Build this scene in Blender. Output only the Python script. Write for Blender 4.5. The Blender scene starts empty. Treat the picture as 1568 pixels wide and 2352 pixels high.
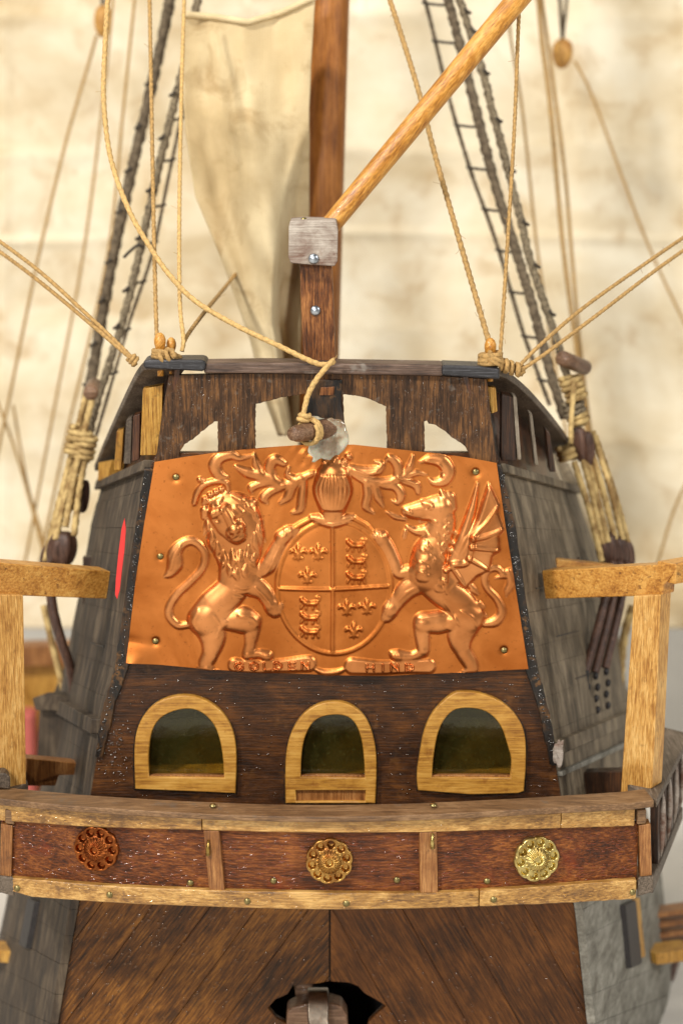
import bpy, bmesh, math, random
import numpy as np
from mathutils import Vector, Matrix, noise as mnoise

random.seed(7)
rng = np.random.default_rng(7)
SC = bpy.context.scene
COL = SC.collection
MM = 0.001

# ------------------------------------------------------------------ camera
PITCH = math.radians(12.0)
DIST = 0.5
VIEW_W = 0.170                       # width of the view at the stern, metres
FPX = 1568 * DIST / VIEW_W           # focal length in photo-view pixels (photo taken as 1568 x 2352)
CAM = Vector((0, -DIST * math.cos(PITCH), DIST * math.sin(PITCH)))
FWD = Vector((0, math.cos(PITCH), -math.sin(PITCH)))
UPV = Vector((0, math.sin(PITCH), math.cos(PITCH)))
cam_data = bpy.data.cameras.new('camera')
cam_data.sensor_fit = 'HORIZONTAL'
cam_data.sensor_width = 24.0
cam_data.lens = 24.0 * DIST / VIEW_W
cam_data.clip_start = 0.02
cam_data.clip_end = 20
cam_data.dof.use_dof = True
cam_data.dof.focus_distance = 0.491
cam_data.dof.aperture_fstop = 13.0
cam = bpy.data.objects.new('camera', cam_data)
COL.objects.link(cam)
cam.location = CAM
cam.rotation_euler = (math.pi / 2 - PITCH, 0, 0)
SC.camera = cam

# ------------------------------------------------------------------ light
world = bpy.data.worlds.new('World')
SC.world = world
world.use_nodes = True
bg = world.node_tree.nodes['Background']
bg.inputs[0].default_value = (1.0, 0.95, 0.87, 1)
bg.inputs[1].default_value = 0.20


def area(name, loc, target, size, power, colour):
    l = bpy.data.lights.new(name, 'AREA')
    l.shape = 'RECTANGLE'
    l.size, l.size_y = size
    l.energy = power
    l.color = colour
    o = bpy.data.objects.new(name, l)
    COL.objects.link(o)
    o.location = loc
    d = Vector(target) - Vector(loc)
    o.rotation_euler = d.to_track_quat('-Z', 'Y').to_euler()
    return o


area('key_lamp', (-0.50, -0.62, 0.72), (0, 0, 0), (0.10, 0.10), 11.5, (1.0, 0.95, 0.88))
area('ceiling_lamp', (-0.20, 0.0, 0.95), (0, 0.18, 0), (0.55, 0.40), 3.4, (1.0, 0.95, 0.85))
area('glint_lamp', (-0.28, -1.25, 0.40), (0, 0, -0.03), (0.12, 0.12), 7.0, (1.0, 0.96, 0.90))  # unseen lamp added near the mirror direction so varnish and copper glint
area('right_lamp', (0.75, -0.45, 0.45), (0, 0.05, 0), (0.16, 0.16), 4.5, (1.0, 0.97, 0.92))

SC.view_settings.view_transform = 'Standard'
SC.view_settings.look = 'None'
SC.view_settings.exposure = -0.12
SC.view_settings.gamma = 1.0
SC.cycles.max_bounces = 8
SC.cycles.transparent_max_bounces = 12
SC.cycles.sample_clamp_indirect = 6.0
SC.cycles.caustics_reflective = False
SC.cycles.caustics_refractive = False


# ------------------------------------------------------------------ helpers
def at(u, v, Y):
    """photo-view pixel (u, v) on the vertical plane y = Y millimetres."""
    d = FWD + Vector((1, 0, 0)) * ((u - 784) / FPX) + UPV * ((1176 - v) / FPX)
    t = (Y * MM - CAM.y) / d.y
    return CAM + d * t


def at_np(u, v, Y):
    dx = (u - 784) / FPX
    dz = (1176 - v) / FPX
    dy = FWD.y + UPV.y * dz
    dzz = FWD.z + UPV.z * dz
    t = (Y * MM - CAM.y) / dy
    return CAM.x + dx * t, np.full_like(u, 0) + Y * MM, CAM.z + dzz * t


def lin(c):
    out = []
    for x in c:
        x = x / 255.0
        out.append(x / 12.92 if x <= 0.04045 else ((x + 0.055) / 1.055) ** 2.4)
    return (*out, 1.0)


def link_parent(o, parent):
    if parent is not None:
        o.parent = parent
        o.matrix_parent_inverse = parent.matrix_basis.inverted()
        p = parent
        if parent.parent is not None:
            o.matrix_parent_inverse = (parent.parent.matrix_basis @ parent.matrix_parent_inverse @ parent.matrix_basis).inverted() \
                if False else (world_of(parent)).inverted()


def world_of(o):
    if o.parent is None:
        return o.matrix_basis.copy()
    return world_of(o.parent) @ o.matrix_parent_inverse @ o.matrix_basis


def link(o, parent=None):
    COL.objects.link(o)
    link_parent(o, parent)
    return o


def mobj(name, verts, faces, mat, parent=None, smooth=False, bevel=0.0, seg=2):
    me = bpy.data.meshes.new(name)
    me.from_pydata([tuple(v) for v in verts], [], faces)
    me.update()
    return finish(name, me, mat, parent, smooth, bevel, seg)


def finish(name, me, mat, parent=None, smooth=False, bevel=0.0, seg=2):
    bm = bmesh.new()
    bm.from_mesh(me)
    bmesh.ops.recalc_face_normals(bm, faces=bm.faces)
    bm.to_mesh(me)
    bm.free()
    if smooth or bevel > 0:
        for p in me.polygons:
            p.use_smooth = True
    if bevel > 0:
        me.set_sharp_from_angle(angle=math.radians(33))
    if mat:
        me.materials.append(mat)
    o = bpy.data.objects.new(name, me)
    link(o, parent)
    if bevel > 0:
        b = o.modifiers.new('bevel', 'BEVEL')
        b.width = bevel * MM
        b.segments = seg
        b.limit_method = 'ANGLE'
        b.angle_limit = math.radians(33)
        b.harden_normals = True
    return o


def empty(name, loc):
    o = bpy.data.objects.new(name, None)
    o.location = loc
    o.empty_display_size = 0.01
    COL.objects.link(o)
    return o


def tag(o, label=None, cat=None, group=None, kind=None):
    if label:
        o['label'] = label
    if cat:
        o['category'] = cat
    if group:
        o['group'] = group
    if kind:
        o['kind'] = kind
    return o


def prism(name, pts, vec, mat, parent=None, bevel=0.25):
    n = len(pts)
    v = [Vector(p) for p in pts] + [Vector(p) + Vector(vec) for p in pts]
    f = [tuple(range(n)), tuple(range(2 * n - 1, n - 1, -1))]
    f += [(i, (i + 1) % n, n + (i + 1) % n, n + i) for i in range(n)]
    return mobj(name, v, f, mat, parent, False, bevel)


def slab(name, px, thick, mat, parent=None, bevel=0.25):
    """front polygon of (u, v, Y) pixels; body goes back along its normal, thick in mm."""
    p = [at(*q) for q in px]
    n = Vector((0, 0, 0))
    for i in range(len(p)):
        a, b = p[i], p[(i + 1) % len(p)]
        n += a.cross(b)
    n.normalize()
    if n.dot(p[0] - CAM) < 0:
        n = -n
    return prism(name, p, n * thick * MM, mat, parent, bevel)


def plate2d(name, loops, Y, thick, mat, parent=None, bevel=0.2, rough_edge=0.0):
    """flat board in the plane y=Y cut from pixel loops (first outline, others holes)."""
    cu = bpy.data.curves.new('tmp', 'CURVE')
    cu.dimensions = '2D'
    cu.fill_mode = 'BOTH'
    cu.extrude = max(thick * MM / 2 - bevel * MM, 0)
    cu.bevel_depth = bevel * MM
    cu.bevel_resolution = 1
    cu.offset = -bevel * MM
    for L in loops:
        sp = cu.splines.new('POLY')
        sp.points.add(len(L) - 1)
        for i, (u, v) in enumerate(L):
            p = at(u, v, Y)
            sp.points[i].co = (p.x, p.z, 0, 1)
        sp.use_cyclic_u = True
    co = bpy.data.objects.new('tmp', cu)
    COL.objects.link(co)
    dg = bpy.context.evaluated_depsgraph_get()
    me = bpy.data.meshes.new_from_object(co.evaluated_get(dg))
    bpy.data.objects.remove(co)
    yc = Y * MM + thick * MM / 2
    for vv in me.vertices:
        x, y, z = vv.co
        vv.co = (x, yc - z, y)
    bm = bmesh.new()
    bm.from_mesh(me)
    bmesh.ops.remove_doubles(bm, verts=bm.verts, dist=1e-6)
    bm.to_mesh(me)
    bm.free()
    me.name = name
    me.materials.clear()
    return finish(name, me, mat, parent)


def smooth_path(pts, step):
    """Catmull-Rom through world points, resampled."""
    P = [Vector(p) for p in pts]
    if len(P) == 2:
        dense = [P[0].lerp(P[1], i / 40) for i in range(41)]
    else:
        Q = [P[0] * 2 - P[1]] + P + [P[-1] * 2 - P[-2]]
        dense = []
        for i in range(1, len(Q) - 2):
            a, b, c, d = Q[i - 1], Q[i], Q[i + 1], Q[i + 2]
            for k in range(24):
                t = k / 24
                dense.append(0.5 * ((2 * b) + (c - a) * t + (2 * a - 5 * b + 4 * c - d) * t * t + (3 * b - a - 3 * c + d) * t ** 3))
        dense.append(P[-1])
    out = [dense[0]]
    acc = 0
    for i in range(1, len(dense)):
        a, b = dense[i - 1], dense[i]
        L = (b - a).length
        if L < 1e-9:
            continue
        s = step - acc
        while s <= L:
            out.append(a.lerp(b, s / L))
            s += step
        acc = (L - (s - step)) if s - step <= L else acc
    if (out[-1] - dense[-1]).length > step * 0.2:
        out.append(dense[-1])
    return out


def tube_geo(path, radius, seg=10, lobes=0, pitch=0.004, depth=0.16, wob=0.0, caps=True, rfun=None):
    V, F = [], []
    up = Vector((0.13, 0.2, 0.97))
    T0 = (path[1] - path[0]).normalized()
    N = (up - T0 * up.dot(T0)).normalized()
    s = 0
    nr = len(path)
    for i, p in enumerate(path):
        a = path[max(i - 1, 0)]
        b = path[min(i + 1, nr - 1)]
        T = (b - a).normalized()
        N = (N - T * N.dot(T)).normalized()
        B = T.cross(N)
        if i:
            s += (p - path[i - 1]).length
        r0 = radius if rfun is None else radius * rfun(i / (nr - 1))
        if wob:
            r0 *= 1 + wob * mnoise.noise(p * 900)
        for k in range(seg):
            th = 2 * math.pi * k / seg
            r = r0
            if lobes:
                r = r0 * (1 - depth + depth * 2 * abs(math.cos(lobes * 0.5 * (th - 2 * math.pi * s / pitch))))
            V.append(p + (N * math.cos(th) + B * math.sin(th)) * r)
    for i in range(nr - 1):
        for k in range(seg):
            k2 = (k + 1) % seg
            F.append((i * seg + k, i * seg + k2, (i + 1) * seg + k2, (i + 1) * seg + k))
    if caps:
        F.append(tuple(range(seg - 1, -1, -1)))
        F.append(tuple((nr - 1) * seg + k for k in range(seg)))
    return V, F


def rope_geo(px, r, lobes=3, wob=0.08, jit=0.0):
    pts = [at(*q) for q in px]
    path = smooth_path(pts, max(r * 0.75, 0.00028))
    if jit:
        path = [p + Vector((mnoise.noise(p * 120), mnoise.noise(p * 120 + Vector((9, 3, 1))), mnoise.noise(p * 120 + Vector((2, 7, 5))))) * jit for p in path]
    return tube_geo(path, r, 10, lobes, r * 9.5, 0.15, wob)


def merge(*geos):
    V, F = [], []
    for v, f in geos:
        o = len(V)
        V += v
        F += [tuple(i + o for i in q) for q in f]
    return V, F


def fuzz_geo(px, r, n, length=0.0016):
    """stray fibres sticking out of a rope."""
    path = smooth_path([at(*q) for q in px], 0.001)
    geos = []
    for _ in range(n):
        i = random.randrange(1, len(path) - 1)
        p = path[i]
        d = Vector((random.uniform(-1, 1), random.uniform(-1, 1), random.uniform(-.6, .6))).normalized()
        t = (path[i + 1] - path[i - 1]).normalized()
        d = (d + t * random.choice((-1, 1)) * 0.9).normalized()
        L = length * random.uniform(0.5, 1.3)
        q = p + d * (r + L)
        m = p.lerp(q, 0.6) + Vector((random.uniform(-1, 1), 0, random.uniform(-1, 1))) * L * 0.2
        geos.append(tube_geo([p, m, q], 0.00006, 3, caps=False))
    return merge(*geos) if geos else ([], [])


def helix(c, axis, radius, turns, rise, n=14, phase=0.0):
    axis = Vector(axis).normalized()
    a = axis.orthogonal().normalized()
    b = axis.cross(a)
    out = []
    N = max(int(n * turns), 3)
    for i in range(N + 1):
        t = i / N
        th = 2 * math.pi * turns * t + phase
        out.append(Vector(c) + a * math.cos(th) * radius + b * math.sin(th) * radius + axis * rise * (t - 0.5))
    return out


def lathe_geo(prof, base, axis=(0, 0, 1), seg=20):
    """prof: list of (radius, height) in metres along the axis."""
    axis = Vector(axis).normalized()
    a = axis.orthogonal().normalized()
    b = axis.cross(a)
    V, F = [], []
    for r, h in prof:
        for k in range(seg):
            th = 2 * math.pi * k / seg
            V.append(Vector(base) + axis * h + (a * math.cos(th) + b * math.sin(th)) * max(r, 1e-6))
    for i in range(len(prof) - 1):
        for k in range(seg):
            k2 = (k + 1) % seg
            F.append((i * seg + k, i * seg + k2, (i + 1) * seg + k2, (i + 1) * seg + k))
    F.append(tuple(range(seg)))
    F.append(tuple((len(prof) - 1) * seg + k for k in range(seg)))
    return V, F


# ------------------------------------------------------------------ materials
class NT:
    def __init__(self, name):
        self.m = bpy.data.materials.new(name)
        self.m.use_nodes = True
        self.t = self.m.node_tree
        self.b = self.t.nodes['Principled BSDF']
        self.out = self.t.nodes['Material Output']

    def n(self, typ, **kw):
        nd = self.t.nodes.new(typ)
        for k, v in kw.items():
            if k.startswith('i_'):
                key = k[2:]
                nd.inputs[int(key) if key.isdigit() else key.replace('_', ' ')].default_value = v
            else:
                setattr(nd, k, v)
        return nd

    def l(self, a, b):
        self.t.links.new(a, b)

    def math(self, op, a, b=None, clamp=False):
        nd = self.n('ShaderNodeMath', operation=op, use_clamp=clamp)
        for i, x in enumerate((a, b)):
            if x is None:
                continue
            if isinstance(x, (int, float)):
                nd.inputs[i].default_value = x
            else:
                self.l(x, nd.inputs[i])
        return nd.outputs[0]

    def coords(self, rnd=True):
        tc = self.n('ShaderNodeTexCoord')
        if not rnd:
            return tc.outputs['Object']
        oi = self.n('ShaderNodeObjectInfo')
        vm = self.n('ShaderNodeVectorMath', operation='SCALE')
        vm.inputs[0].default_value = (0.73, 0.41, 0.57)
        self.l(oi.outputs['Random'], vm.inputs['Scale'])
        va = self.n('ShaderNodeVectorMath', operation='ADD')
        self.l(tc.outputs['Object'], va.inputs[0])
        self.l(vm.outputs[0], va.inputs[1])
        return va.outputs[0]

    def mapping(self, vec, rot=(0, 0, 0), scale=(1, 1, 1)):
        mp = self.n('ShaderNodeMapping')
        mp.inputs['Rotation'].default_value = rot
        mp.inputs['Scale'].default_value = scale
        self.l(vec, mp.inputs['Vector'])
        return mp.outputs[0]

    def noise(self, vec, scale, detail=4, rough=0.55, dist=0.0):
        nd = self.n('ShaderNodeTexNoise')
        nd.inputs['Scale'].default_value = scale
        nd.inputs['Detail'].default_value = detail
        nd.inputs['Roughness'].default_value = rough
        nd.inputs['Distortion'].default_value = dist
        self.l(vec, nd.inputs['Vector'])
        return nd.outputs['Fac']

    def ramp(self, fac, stops):
        nd = self.n('ShaderNodeValToRGB')
        e = nd.color_ramp.elements
        while len(e) < len(stops):
            e.new(0.5)
        for i, (p, c) in enumerate(stops):
            e[i].position = p
            e[i].color = c if len(c) == 4 else (*c, 1)
        self.l(fac, nd.inputs[0])
        return nd.outputs[0]

    def mix(self, fac, a, b, blend='MIX'):
        nd = self.n('ShaderNodeMix', data_type='RGBA', blend_type=blend)
        if isinstance(fac, (int, float)):
            nd.inputs[0].default_value = fac
        else:
            self.l(fac, nd.inputs[0])
        for i, x in ((6, a), (7, b)):
            if isinstance(x, tuple):
                nd.inputs[i].default_value = x
            else:
                self.l(x, nd.inputs[i])
        return nd.outputs[2]

    def step(self, x, lo, hi):
        nd = self.n('ShaderNodeMapRange')
        nd.inputs['From Min'].default_value = lo
        nd.inputs['From Max'].default_value = hi
        self.l(x, nd.inputs['Value'])
        return nd.outputs[0]

    def bump(self, h, strength, dist=0.0003, normal=None):
        nd = self.n('ShaderNodeBump')
        nd.inputs['Strength'].default_value = strength
        nd.inputs['Distance'].default_value = dist
        self.l(h, nd.inputs['Height'])
        if normal:
            self.l(normal, nd.inputs['Normal'])
        return nd.outputs[0]


def wood(name, cols, along='X', rot=0.0, rough=0.5, coat=0.0, bump=0.5, fibre=0.45, spots=0.3, blotch=0.45,
         sparkle=0.0, across=2600, alongs=100, dirt=(30, 22, 16), spot_scale=420, gloss=0.5, rnd=True, streak=0.35, bscale=150):
    t = NT(name)
    v = t.coords(rnd)
    vr = t.mapping(v, rot=(0, rot, 0))
    sc = {'X': (alongs, across, across), 'Y': (across, alongs, across), 'Z': (across, across, alongs)}[along]
    vs = t.mapping(vr, scale=sc)
    vf = t.mapping(vr, scale=tuple(x * 2.7 for x in sc))
    n1 = t.noise(vs, 1.0, 5, 0.6, 0.3)
    n2 = t.noise(t.mapping(vr, scale=(0.55 if along == 'X' else 1, 0.55 if along == 'Y' else 1, 0.55 if along == 'Z' else 1)), bscale, 6, 0.68, 0.5)
    n3 = t.noise(vf, 1.0, 4, 0.65)
    fac = t.math('ADD', t.math('MULTIPLY', n1, 1 - blotch), t.math('MULTIPLY', n2, blotch))
    col = t.ramp(fac, [(0.39, lin(cols[0])), (0.5, lin(cols[1])), (0.61, lin(cols[2]))])
    fib = t.step(n3, 0.30, 0.52)
    dark = t.mix(1.0, col, (0.32, 0.27, 0.24, 1), 'MULTIPLY')
    col = t.mix(t.math('SUBTRACT', 1.0, t.math('MULTIPLY', t.math('SUBTRACT', 1.0, fib, True), fibre)), dark, col)
    n4 = t.noise(v, spot_scale, 3, 0.7)
    sp = t.math('MULTIPLY', t.step(n4, 0.60, 0.70), spots, True)
    col = t.mix(sp, col, lin(dirt))
    t.l(col, t.b.inputs['Base Color'])
    rr = t.math('ADD', t.math('MULTIPLY', n2, 0.3), rough - 0.15, True)
    t.l(rr, t.b.inputs['Roughness'])
    t.b.inputs['Specular IOR Level'].default_value = gloss
    h = t.math('ADD', t.math('MULTIPLY', n1, 0.6), t.math('MULTIPLY', n3, 0.5))
    nb = t.bump(h, bump, 0.0003)
    if sparkle > 0:
        coat = coat * 0.14
        t.l(t.bump(h, bump * 0.4, 0.0003), t.b.inputs['Coat Normal'])
    t.l(nb, t.b.inputs['Normal'])
    t.b.inputs['Coat Weight'].default_value = coat
    t.b.inputs['Coat Roughness'].default_value = 0.05
    return t.m


MAT = {}
MAT['transom'] = wood('dark_varnished_wood', [(34, 17, 4), (66, 36, 10), (102, 60, 19)], 'X', rough=0.42, gloss=.3, streak=.12, coat=1.0, sparkle=1.0,
                      bump=0.7, fibre=0.7, spots=0.35, blotch=0.55, dirt=(120, 78, 34), spot_scale=140)
MAT['board'] = wood('dark_stern_board_wood', [(44, 28, 15), (78, 52, 30), (126, 86, 47)], 'Z', rough=0.55, gloss=.3, coat=0.4, sparkle=1.0,
                    bump=1.0, fibre=0.8, spots=0.3, dirt=(124, 120, 112), across=2000, alongs=150)
MAT['plankL'] = wood('mottled_oak_planks', [(40, 22, 6), (98, 58, 18), (152, 100, 38)], 'X', rot=math.radians(54), gloss=.3, streak=.12, rough=0.5, coat=0.6,
                     sparkle=1.0, bump=0.8, fibre=0.7, spots=0.6, blotch=0.5, dirt=(26, 17, 11), spot_scale=60, bscale=60, across=2300, alongs=150)
MAT['plankLdark'] = wood('tar_stained_oak_plank', [(22, 14, 9), (50, 31, 14), (112, 72, 26)], 'X', rot=math.radians(54), gloss=.3, rough=0.45, coat=0.6,
                     sparkle=1.0, bump=0.8, fibre=0.7, spots=0.5, blotch=0.8, dirt=(110, 72, 30), spot_scale=150, across=2300, alongs=150)
MAT['plankR'] = wood('brown_stained_planks', [(52, 28, 8), (92, 53, 17), (130, 80, 32)], 'X', rot=math.radians(-60), gloss=.3, streak=.12, rough=0.5, coat=0.4,
                     sparkle=0.8, bump=0.7, fibre=0.75, spots=0.35, blotch=0.5, across=2300, alongs=120, spot_scale=120, bscale=60, dirt=(40, 24, 14))
MAT['mahogany'] = wood('mahogany_panels', [(58, 25, 6), (108, 54, 16), (158, 94, 40)], 'X', gloss=.3, streak=.8, rough=0.36, coat=0.6, sparkle=1.0,
                       bump=1.4, fibre=0.8, spots=0.3, blotch=0.45, across=2300, alongs=130, dirt=(150, 56, 22), spot_scale=90)
MAT['goldenX'] = wood('golden_wood_lengthwise', [(110, 74, 34), (174, 128, 64), (222, 178, 106)], 'X', gloss=.6, rough=0.36, coat=0.35, sparkle=0.7,
                      bump=0.7, fibre=0.6, spots=0.5, blotch=0.6, dirt=(104, 74, 46), across=2300, spot_scale=200)
MAT['goldenZ'] = wood('golden_wood_upright', [(160, 108, 46), (204, 152, 78), (232, 188, 116)], 'Z', rough=0.40, coat=0.35, sparkle=0.7,
                      bump=0.7, fibre=0.5, spots=0.4, blotch=0.4, dirt=(130, 88, 46), across=2600, alongs=220)
MAT['beam'] = wood('honey_wood_beam', [(146, 92, 32), (190, 132, 56), (216, 164, 84)], 'X', rough=0.40, coat=0.35, sparkle=0.6,
                   bump=0.6, fibre=0.45, spots=0.85, blotch=0.5, dirt=(92, 54, 22), spot_scale=600, across=1800)
MAT['frame'] = wood('ochre_window_frame_wood', [(138, 90, 30), (184, 132, 52), (206, 158, 76)], 'X', rough=0.42, coat=0.3, sparkle=0.4,
                    bump=0.4, fibre=0.22, spots=0.5, blotch=0.5, dirt=(122, 66, 20), across=2200, spot_scale=260)
MAT['cap'] = wood('worn_brown_cap_rail', [(84, 60, 38), (120, 88, 56), (152, 118, 82)], 'X', rough=0.5, bump=0.8, fibre=0.6, spots=0.4,
                  blotch=0.5, dirt=(98, 92, 84), spot_scale=200)
MAT['divider'] = wood('brown_upright_dividers', [(108, 64, 28), (146, 95, 48), (182, 130, 76)], 'Z', rough=0.42, coat=0.3, sparkle=0.6, bump=0.8,
                      fibre=0.65, spots=0.3)
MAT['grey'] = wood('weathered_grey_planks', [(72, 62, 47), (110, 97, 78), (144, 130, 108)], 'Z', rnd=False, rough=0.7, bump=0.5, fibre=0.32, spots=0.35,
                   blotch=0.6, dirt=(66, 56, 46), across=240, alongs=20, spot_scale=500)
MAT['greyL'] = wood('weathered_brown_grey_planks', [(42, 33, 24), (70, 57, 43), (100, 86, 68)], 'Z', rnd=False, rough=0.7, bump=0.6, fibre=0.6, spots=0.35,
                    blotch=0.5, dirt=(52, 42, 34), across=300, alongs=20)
MAT['greylow'] = wood('pale_grey_painted_hull', [(92, 88, 78), (124, 121, 111), (150, 147, 137)], 'Y', rnd=False, rough=0.7, bump=0.5, fibre=0.35, spots=0.35,
                      blotch=0.65, dirt=(96, 86, 72), across=500, alongs=40, spot_scale=150)
MAT['rail'] = wood('bruised_brown_taffrail', [(54, 38, 30), (92, 70, 56), (128, 106, 92)], 'X', rough=0.5, coat=0.25, bump=0.8, fibre=0.6,
                   spots=0.5, dirt=(152, 146, 136), sparkle=.7, spot_scale=180)
MAT['railside'] = wood('grey_brown_side_rail', [(60, 49, 38), (92, 79, 65), (126, 112, 98)], 'Y', rough=0.55, bump=0.6, fibre=0.5, spots=0.3)
MAT['batten'] = wood('pale_grey_lit_edge', [(110, 98, 82), (140, 128, 110), (166, 156, 140)], 'Z', rough=0.55, bump=0.6, fibre=0.5, spots=0.3)  # pale tone stands for light on the starboard stanchion edges
MAT['cap_black'] = wood('blue_black_painted_wood', [(22, 21, 24), (38, 37, 41), (72, 72, 76)], 'X', rough=0.42, coat=0.5, sparkle=1.0, bump=0.8,
                        fibre=0.5, spots=0.3, dirt=(100, 102, 108))
MAT['tar'] = wood('tarry_black_edge', [(14, 12, 11), (27, 22, 19), (78, 52, 26)], 'Z', rough=0.4, coat=0.8, sparkle=1.0, bump=1.0,
                  fibre=0.4, spots=0.5, blotch=0.8, dirt=(140, 96, 46), spot_scale=260)
MAT['dark'] = wood('dark_inner_wood', [(30, 18, 11), (54, 33, 19), (88, 54, 28)], 'Z', rough=0.5, coat=0.2, bump=0.6)
MAT['russet'] = wood('russet_bulwark_wood', [(44, 22, 11), (76, 42, 20), (110, 66, 32)], 'Z', rough=0.45, coat=0.2, bump=0.6)
MAT['ochre'] = wood('ochre_stanchion_wood', [(130, 82, 24), (188, 138, 56), (216, 170, 86)], 'Z', rough=0.45, bump=0.8, spots=0.5, fibre=0.7)
MAT['mast'] = wood('varnished_brown_mast', [(118, 68, 20), (154, 94, 34), (182, 118, 52)], 'Z', rough=0.42, coat=0.15, bump=0.3, fibre=0.35, spots=0.1)
MAT['spar'] = wood('honey_varnished_spar', [(150, 92, 24), (196, 134, 50), (226, 170, 86)], 'X', rot=math.radians(49), rough=0.32, coat=0.6, sparkle=0.8,
                   bump=0.6, fibre=0.6, spots=0.5, dirt=(132, 76, 22), across=2300, alongs=150)
MAT['postwood'] = wood('stained_post_wood', [(56, 28, 10), (112, 64, 26), (172, 114, 60)], 'Z', rough=0.36, coat=0.6, sparkle=1.0, bump=0.9,
                       fibre=0.7, spots=0.3, alongs=130)
MAT['blockgrey'] = wood('dusty_grey_block', [(112, 80, 64), (156, 142, 130), (190, 180, 168)], 'X', rough=0.75, bump=1.0, fibre=0.4, spots=0.45,
                        blotch=0.8, dirt=(126, 74, 50), spot_scale=180)
MAT['peg'] = wood('old_brown_peg', [(76, 50, 34), (116, 84, 60), (150, 118, 92)], 'X', rough=0.5, bump=0.6, coat=.15)
MAT['darkbrown'] = wood('dark_reddish_deadeye_wood', [(50, 32, 24), (80, 54, 42), (112, 82, 66)], 'Z', rough=0.45, bump=0.5)


def simple(name, col, rough=0.5, metallic=0.0, noise_amt=0.25, scale=600, bump=0.2, col2=None, coat=0.0):
    t = NT(name)
    v = t.coords()
    n = t.noise(v, scale, 4, 0.6)
    c2 = lin(col2) if col2 else tuple(x * (1 - noise_amt) for x in lin(col)[:3]) + (1,)
    t.l(t.ramp(n, [(0.38, c2), (0.62, lin(col))]), t.b.inputs['Base Color'])
    t.b.inputs['Roughness'].default_value = rough
    t.b.inputs['Metallic'].default_value = metallic
    t.b.inputs['Coat Weight'].default_value = coat
    t.l(t.bump(n, bump, 0.0003), t.b.inputs['Normal'])
    return t.m


def metal(name, c_hi, c_lo, rough=0.28, spots=(70, 40, 20), amt=0.5, scale=300, blotch_lo=0.35, blotch_hi=0.6, bump=0.12):
    t = NT(name)
    v = t.coords(False)
    n = t.noise(v, scale * 0.2, 4, 0.6, 0.4)
    n2 = t.noise(v, scale * 3, 3, 0.7)
    col = t.ramp(n, [(blotch_lo, lin(c_lo)), (blotch_hi, lin(c_hi))])
    col = t.mix(t.math('MULTIPLY', t.step(n2, 0.62, 0.70), amt, True), col, lin(spots))
    t.l(col, t.b.inputs['Base Color'])
    t.b.inputs['Metallic'].default_value = 1.0
    t.l(t.math('ADD', t.math('MULTIPLY', n2, 0.16), rough - 0.08), t.b.inputs['Roughness'])
    t.l(t.bump(n2, bump, 0.0002), t.b.inputs['Normal'])
    return t.m


MAT['copper'] = metal('copper_sheet', (208, 128, 64), (178, 102, 45), 0.44, (130, 72, 34), 0.5, bump=.05)
MAT['copper_relief'] = metal('tarnished_copper_relief', (222, 148, 90), (186, 116, 64), 0.37, (120, 76, 46), 0.3, bump=.03)
MAT['brass'] = metal('brass_nail', (156, 142, 96), (100, 90, 56), 0.42, (80, 72, 40), 0.5, 900)
MAT['gold'] = metal('bright_gilt_brass', (216, 198, 132), (160, 132, 72), 0.32, (84, 60, 26), 0.6, 1000)
MAT['gold_mid'] = metal('stained_gilt_brass', (196, 156, 88), (132, 80, 42), 0.34, (70, 38, 20), 0.7, 900)
MAT['gold_red'] = metal('red_stained_brass', (160, 92, 46), (104, 54, 28), 0.38, (56, 30, 18), 0.7, 900)
MAT['gold_dark'] = metal('dark_stained_brass', (130, 70, 30), (86, 42, 20), 0.36, (52, 26, 14), 0.6, 700)
MAT['steel'] = metal('steel_nail', (188, 196, 206), (120, 126, 134), 0.35, (70, 70, 74), 0.5, 1200)
MAT['iron'] = metal('worn_iron', (150, 138, 124), (96, 86, 76), 0.36, (150, 92, 40), 0.6, 500)
MAT['rope'] = simple('tan_hemp_rope', (186, 148, 90), 0.85, 0, 0.4, 1400, 0.6)
MAT['rope_light'] = simple('pale_hemp_rope', (214, 176, 112), 0.85, 0, 0.35, 1400, 0.6)
MAT['rope_cream'] = simple('cream_lanyard_rope', (204, 176, 118), 0.85, 0, 0.4, 260, 0.5, (136, 106, 62))
MAT['rope_grey'] = simple('grey_served_shroud', (146, 132, 106), 0.9, 0, 0.5, 1500, 1.0, (72, 60, 44))
MAT['rope_greydark'] = simple('dark_grey_shroud', (112, 98, 78), 0.9, 0, 0.5, 700, 0.5, (72, 60, 44))
MAT['rope_dark'] = simple('black_tarred_cord', (78, 70, 60), 0.85, 0, 0.5, 900, 0.5)
MAT['glue_rope'] = simple('glue_soaked_knot', (170, 118, 58), 0.35, 0, 0.4, 700, 0.5, (110, 66, 28), 0.4)
MAT['red'] = simple('red_sliver', (222, 50, 46), 0.6, 0, 0.12, 900, 0.1)
MAT['redpanel'] = simple('faded_red_cloth', (206, 106, 96), 0.8, 0, 0.2, 60, 0.1)
MAT['black'] = simple('black_ironwork', (38, 33, 34), 0.5, 0, 0.4, 600, 0.4)
MAT['ivory'] = simple('pale_pulley_wood', (206, 158, 84), 0.6, 0, 0.3, 300, 0.3, (160, 110, 50))
MAT['wall'] = simple('white_wall_paint', (232, 229, 222), 0.9, 0, 0.04, 30, 0.05)
MAT['table'] = simple('white_table_cover', (214, 210, 202), 0.8, 0, 0.06, 40, 0.05)

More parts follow.
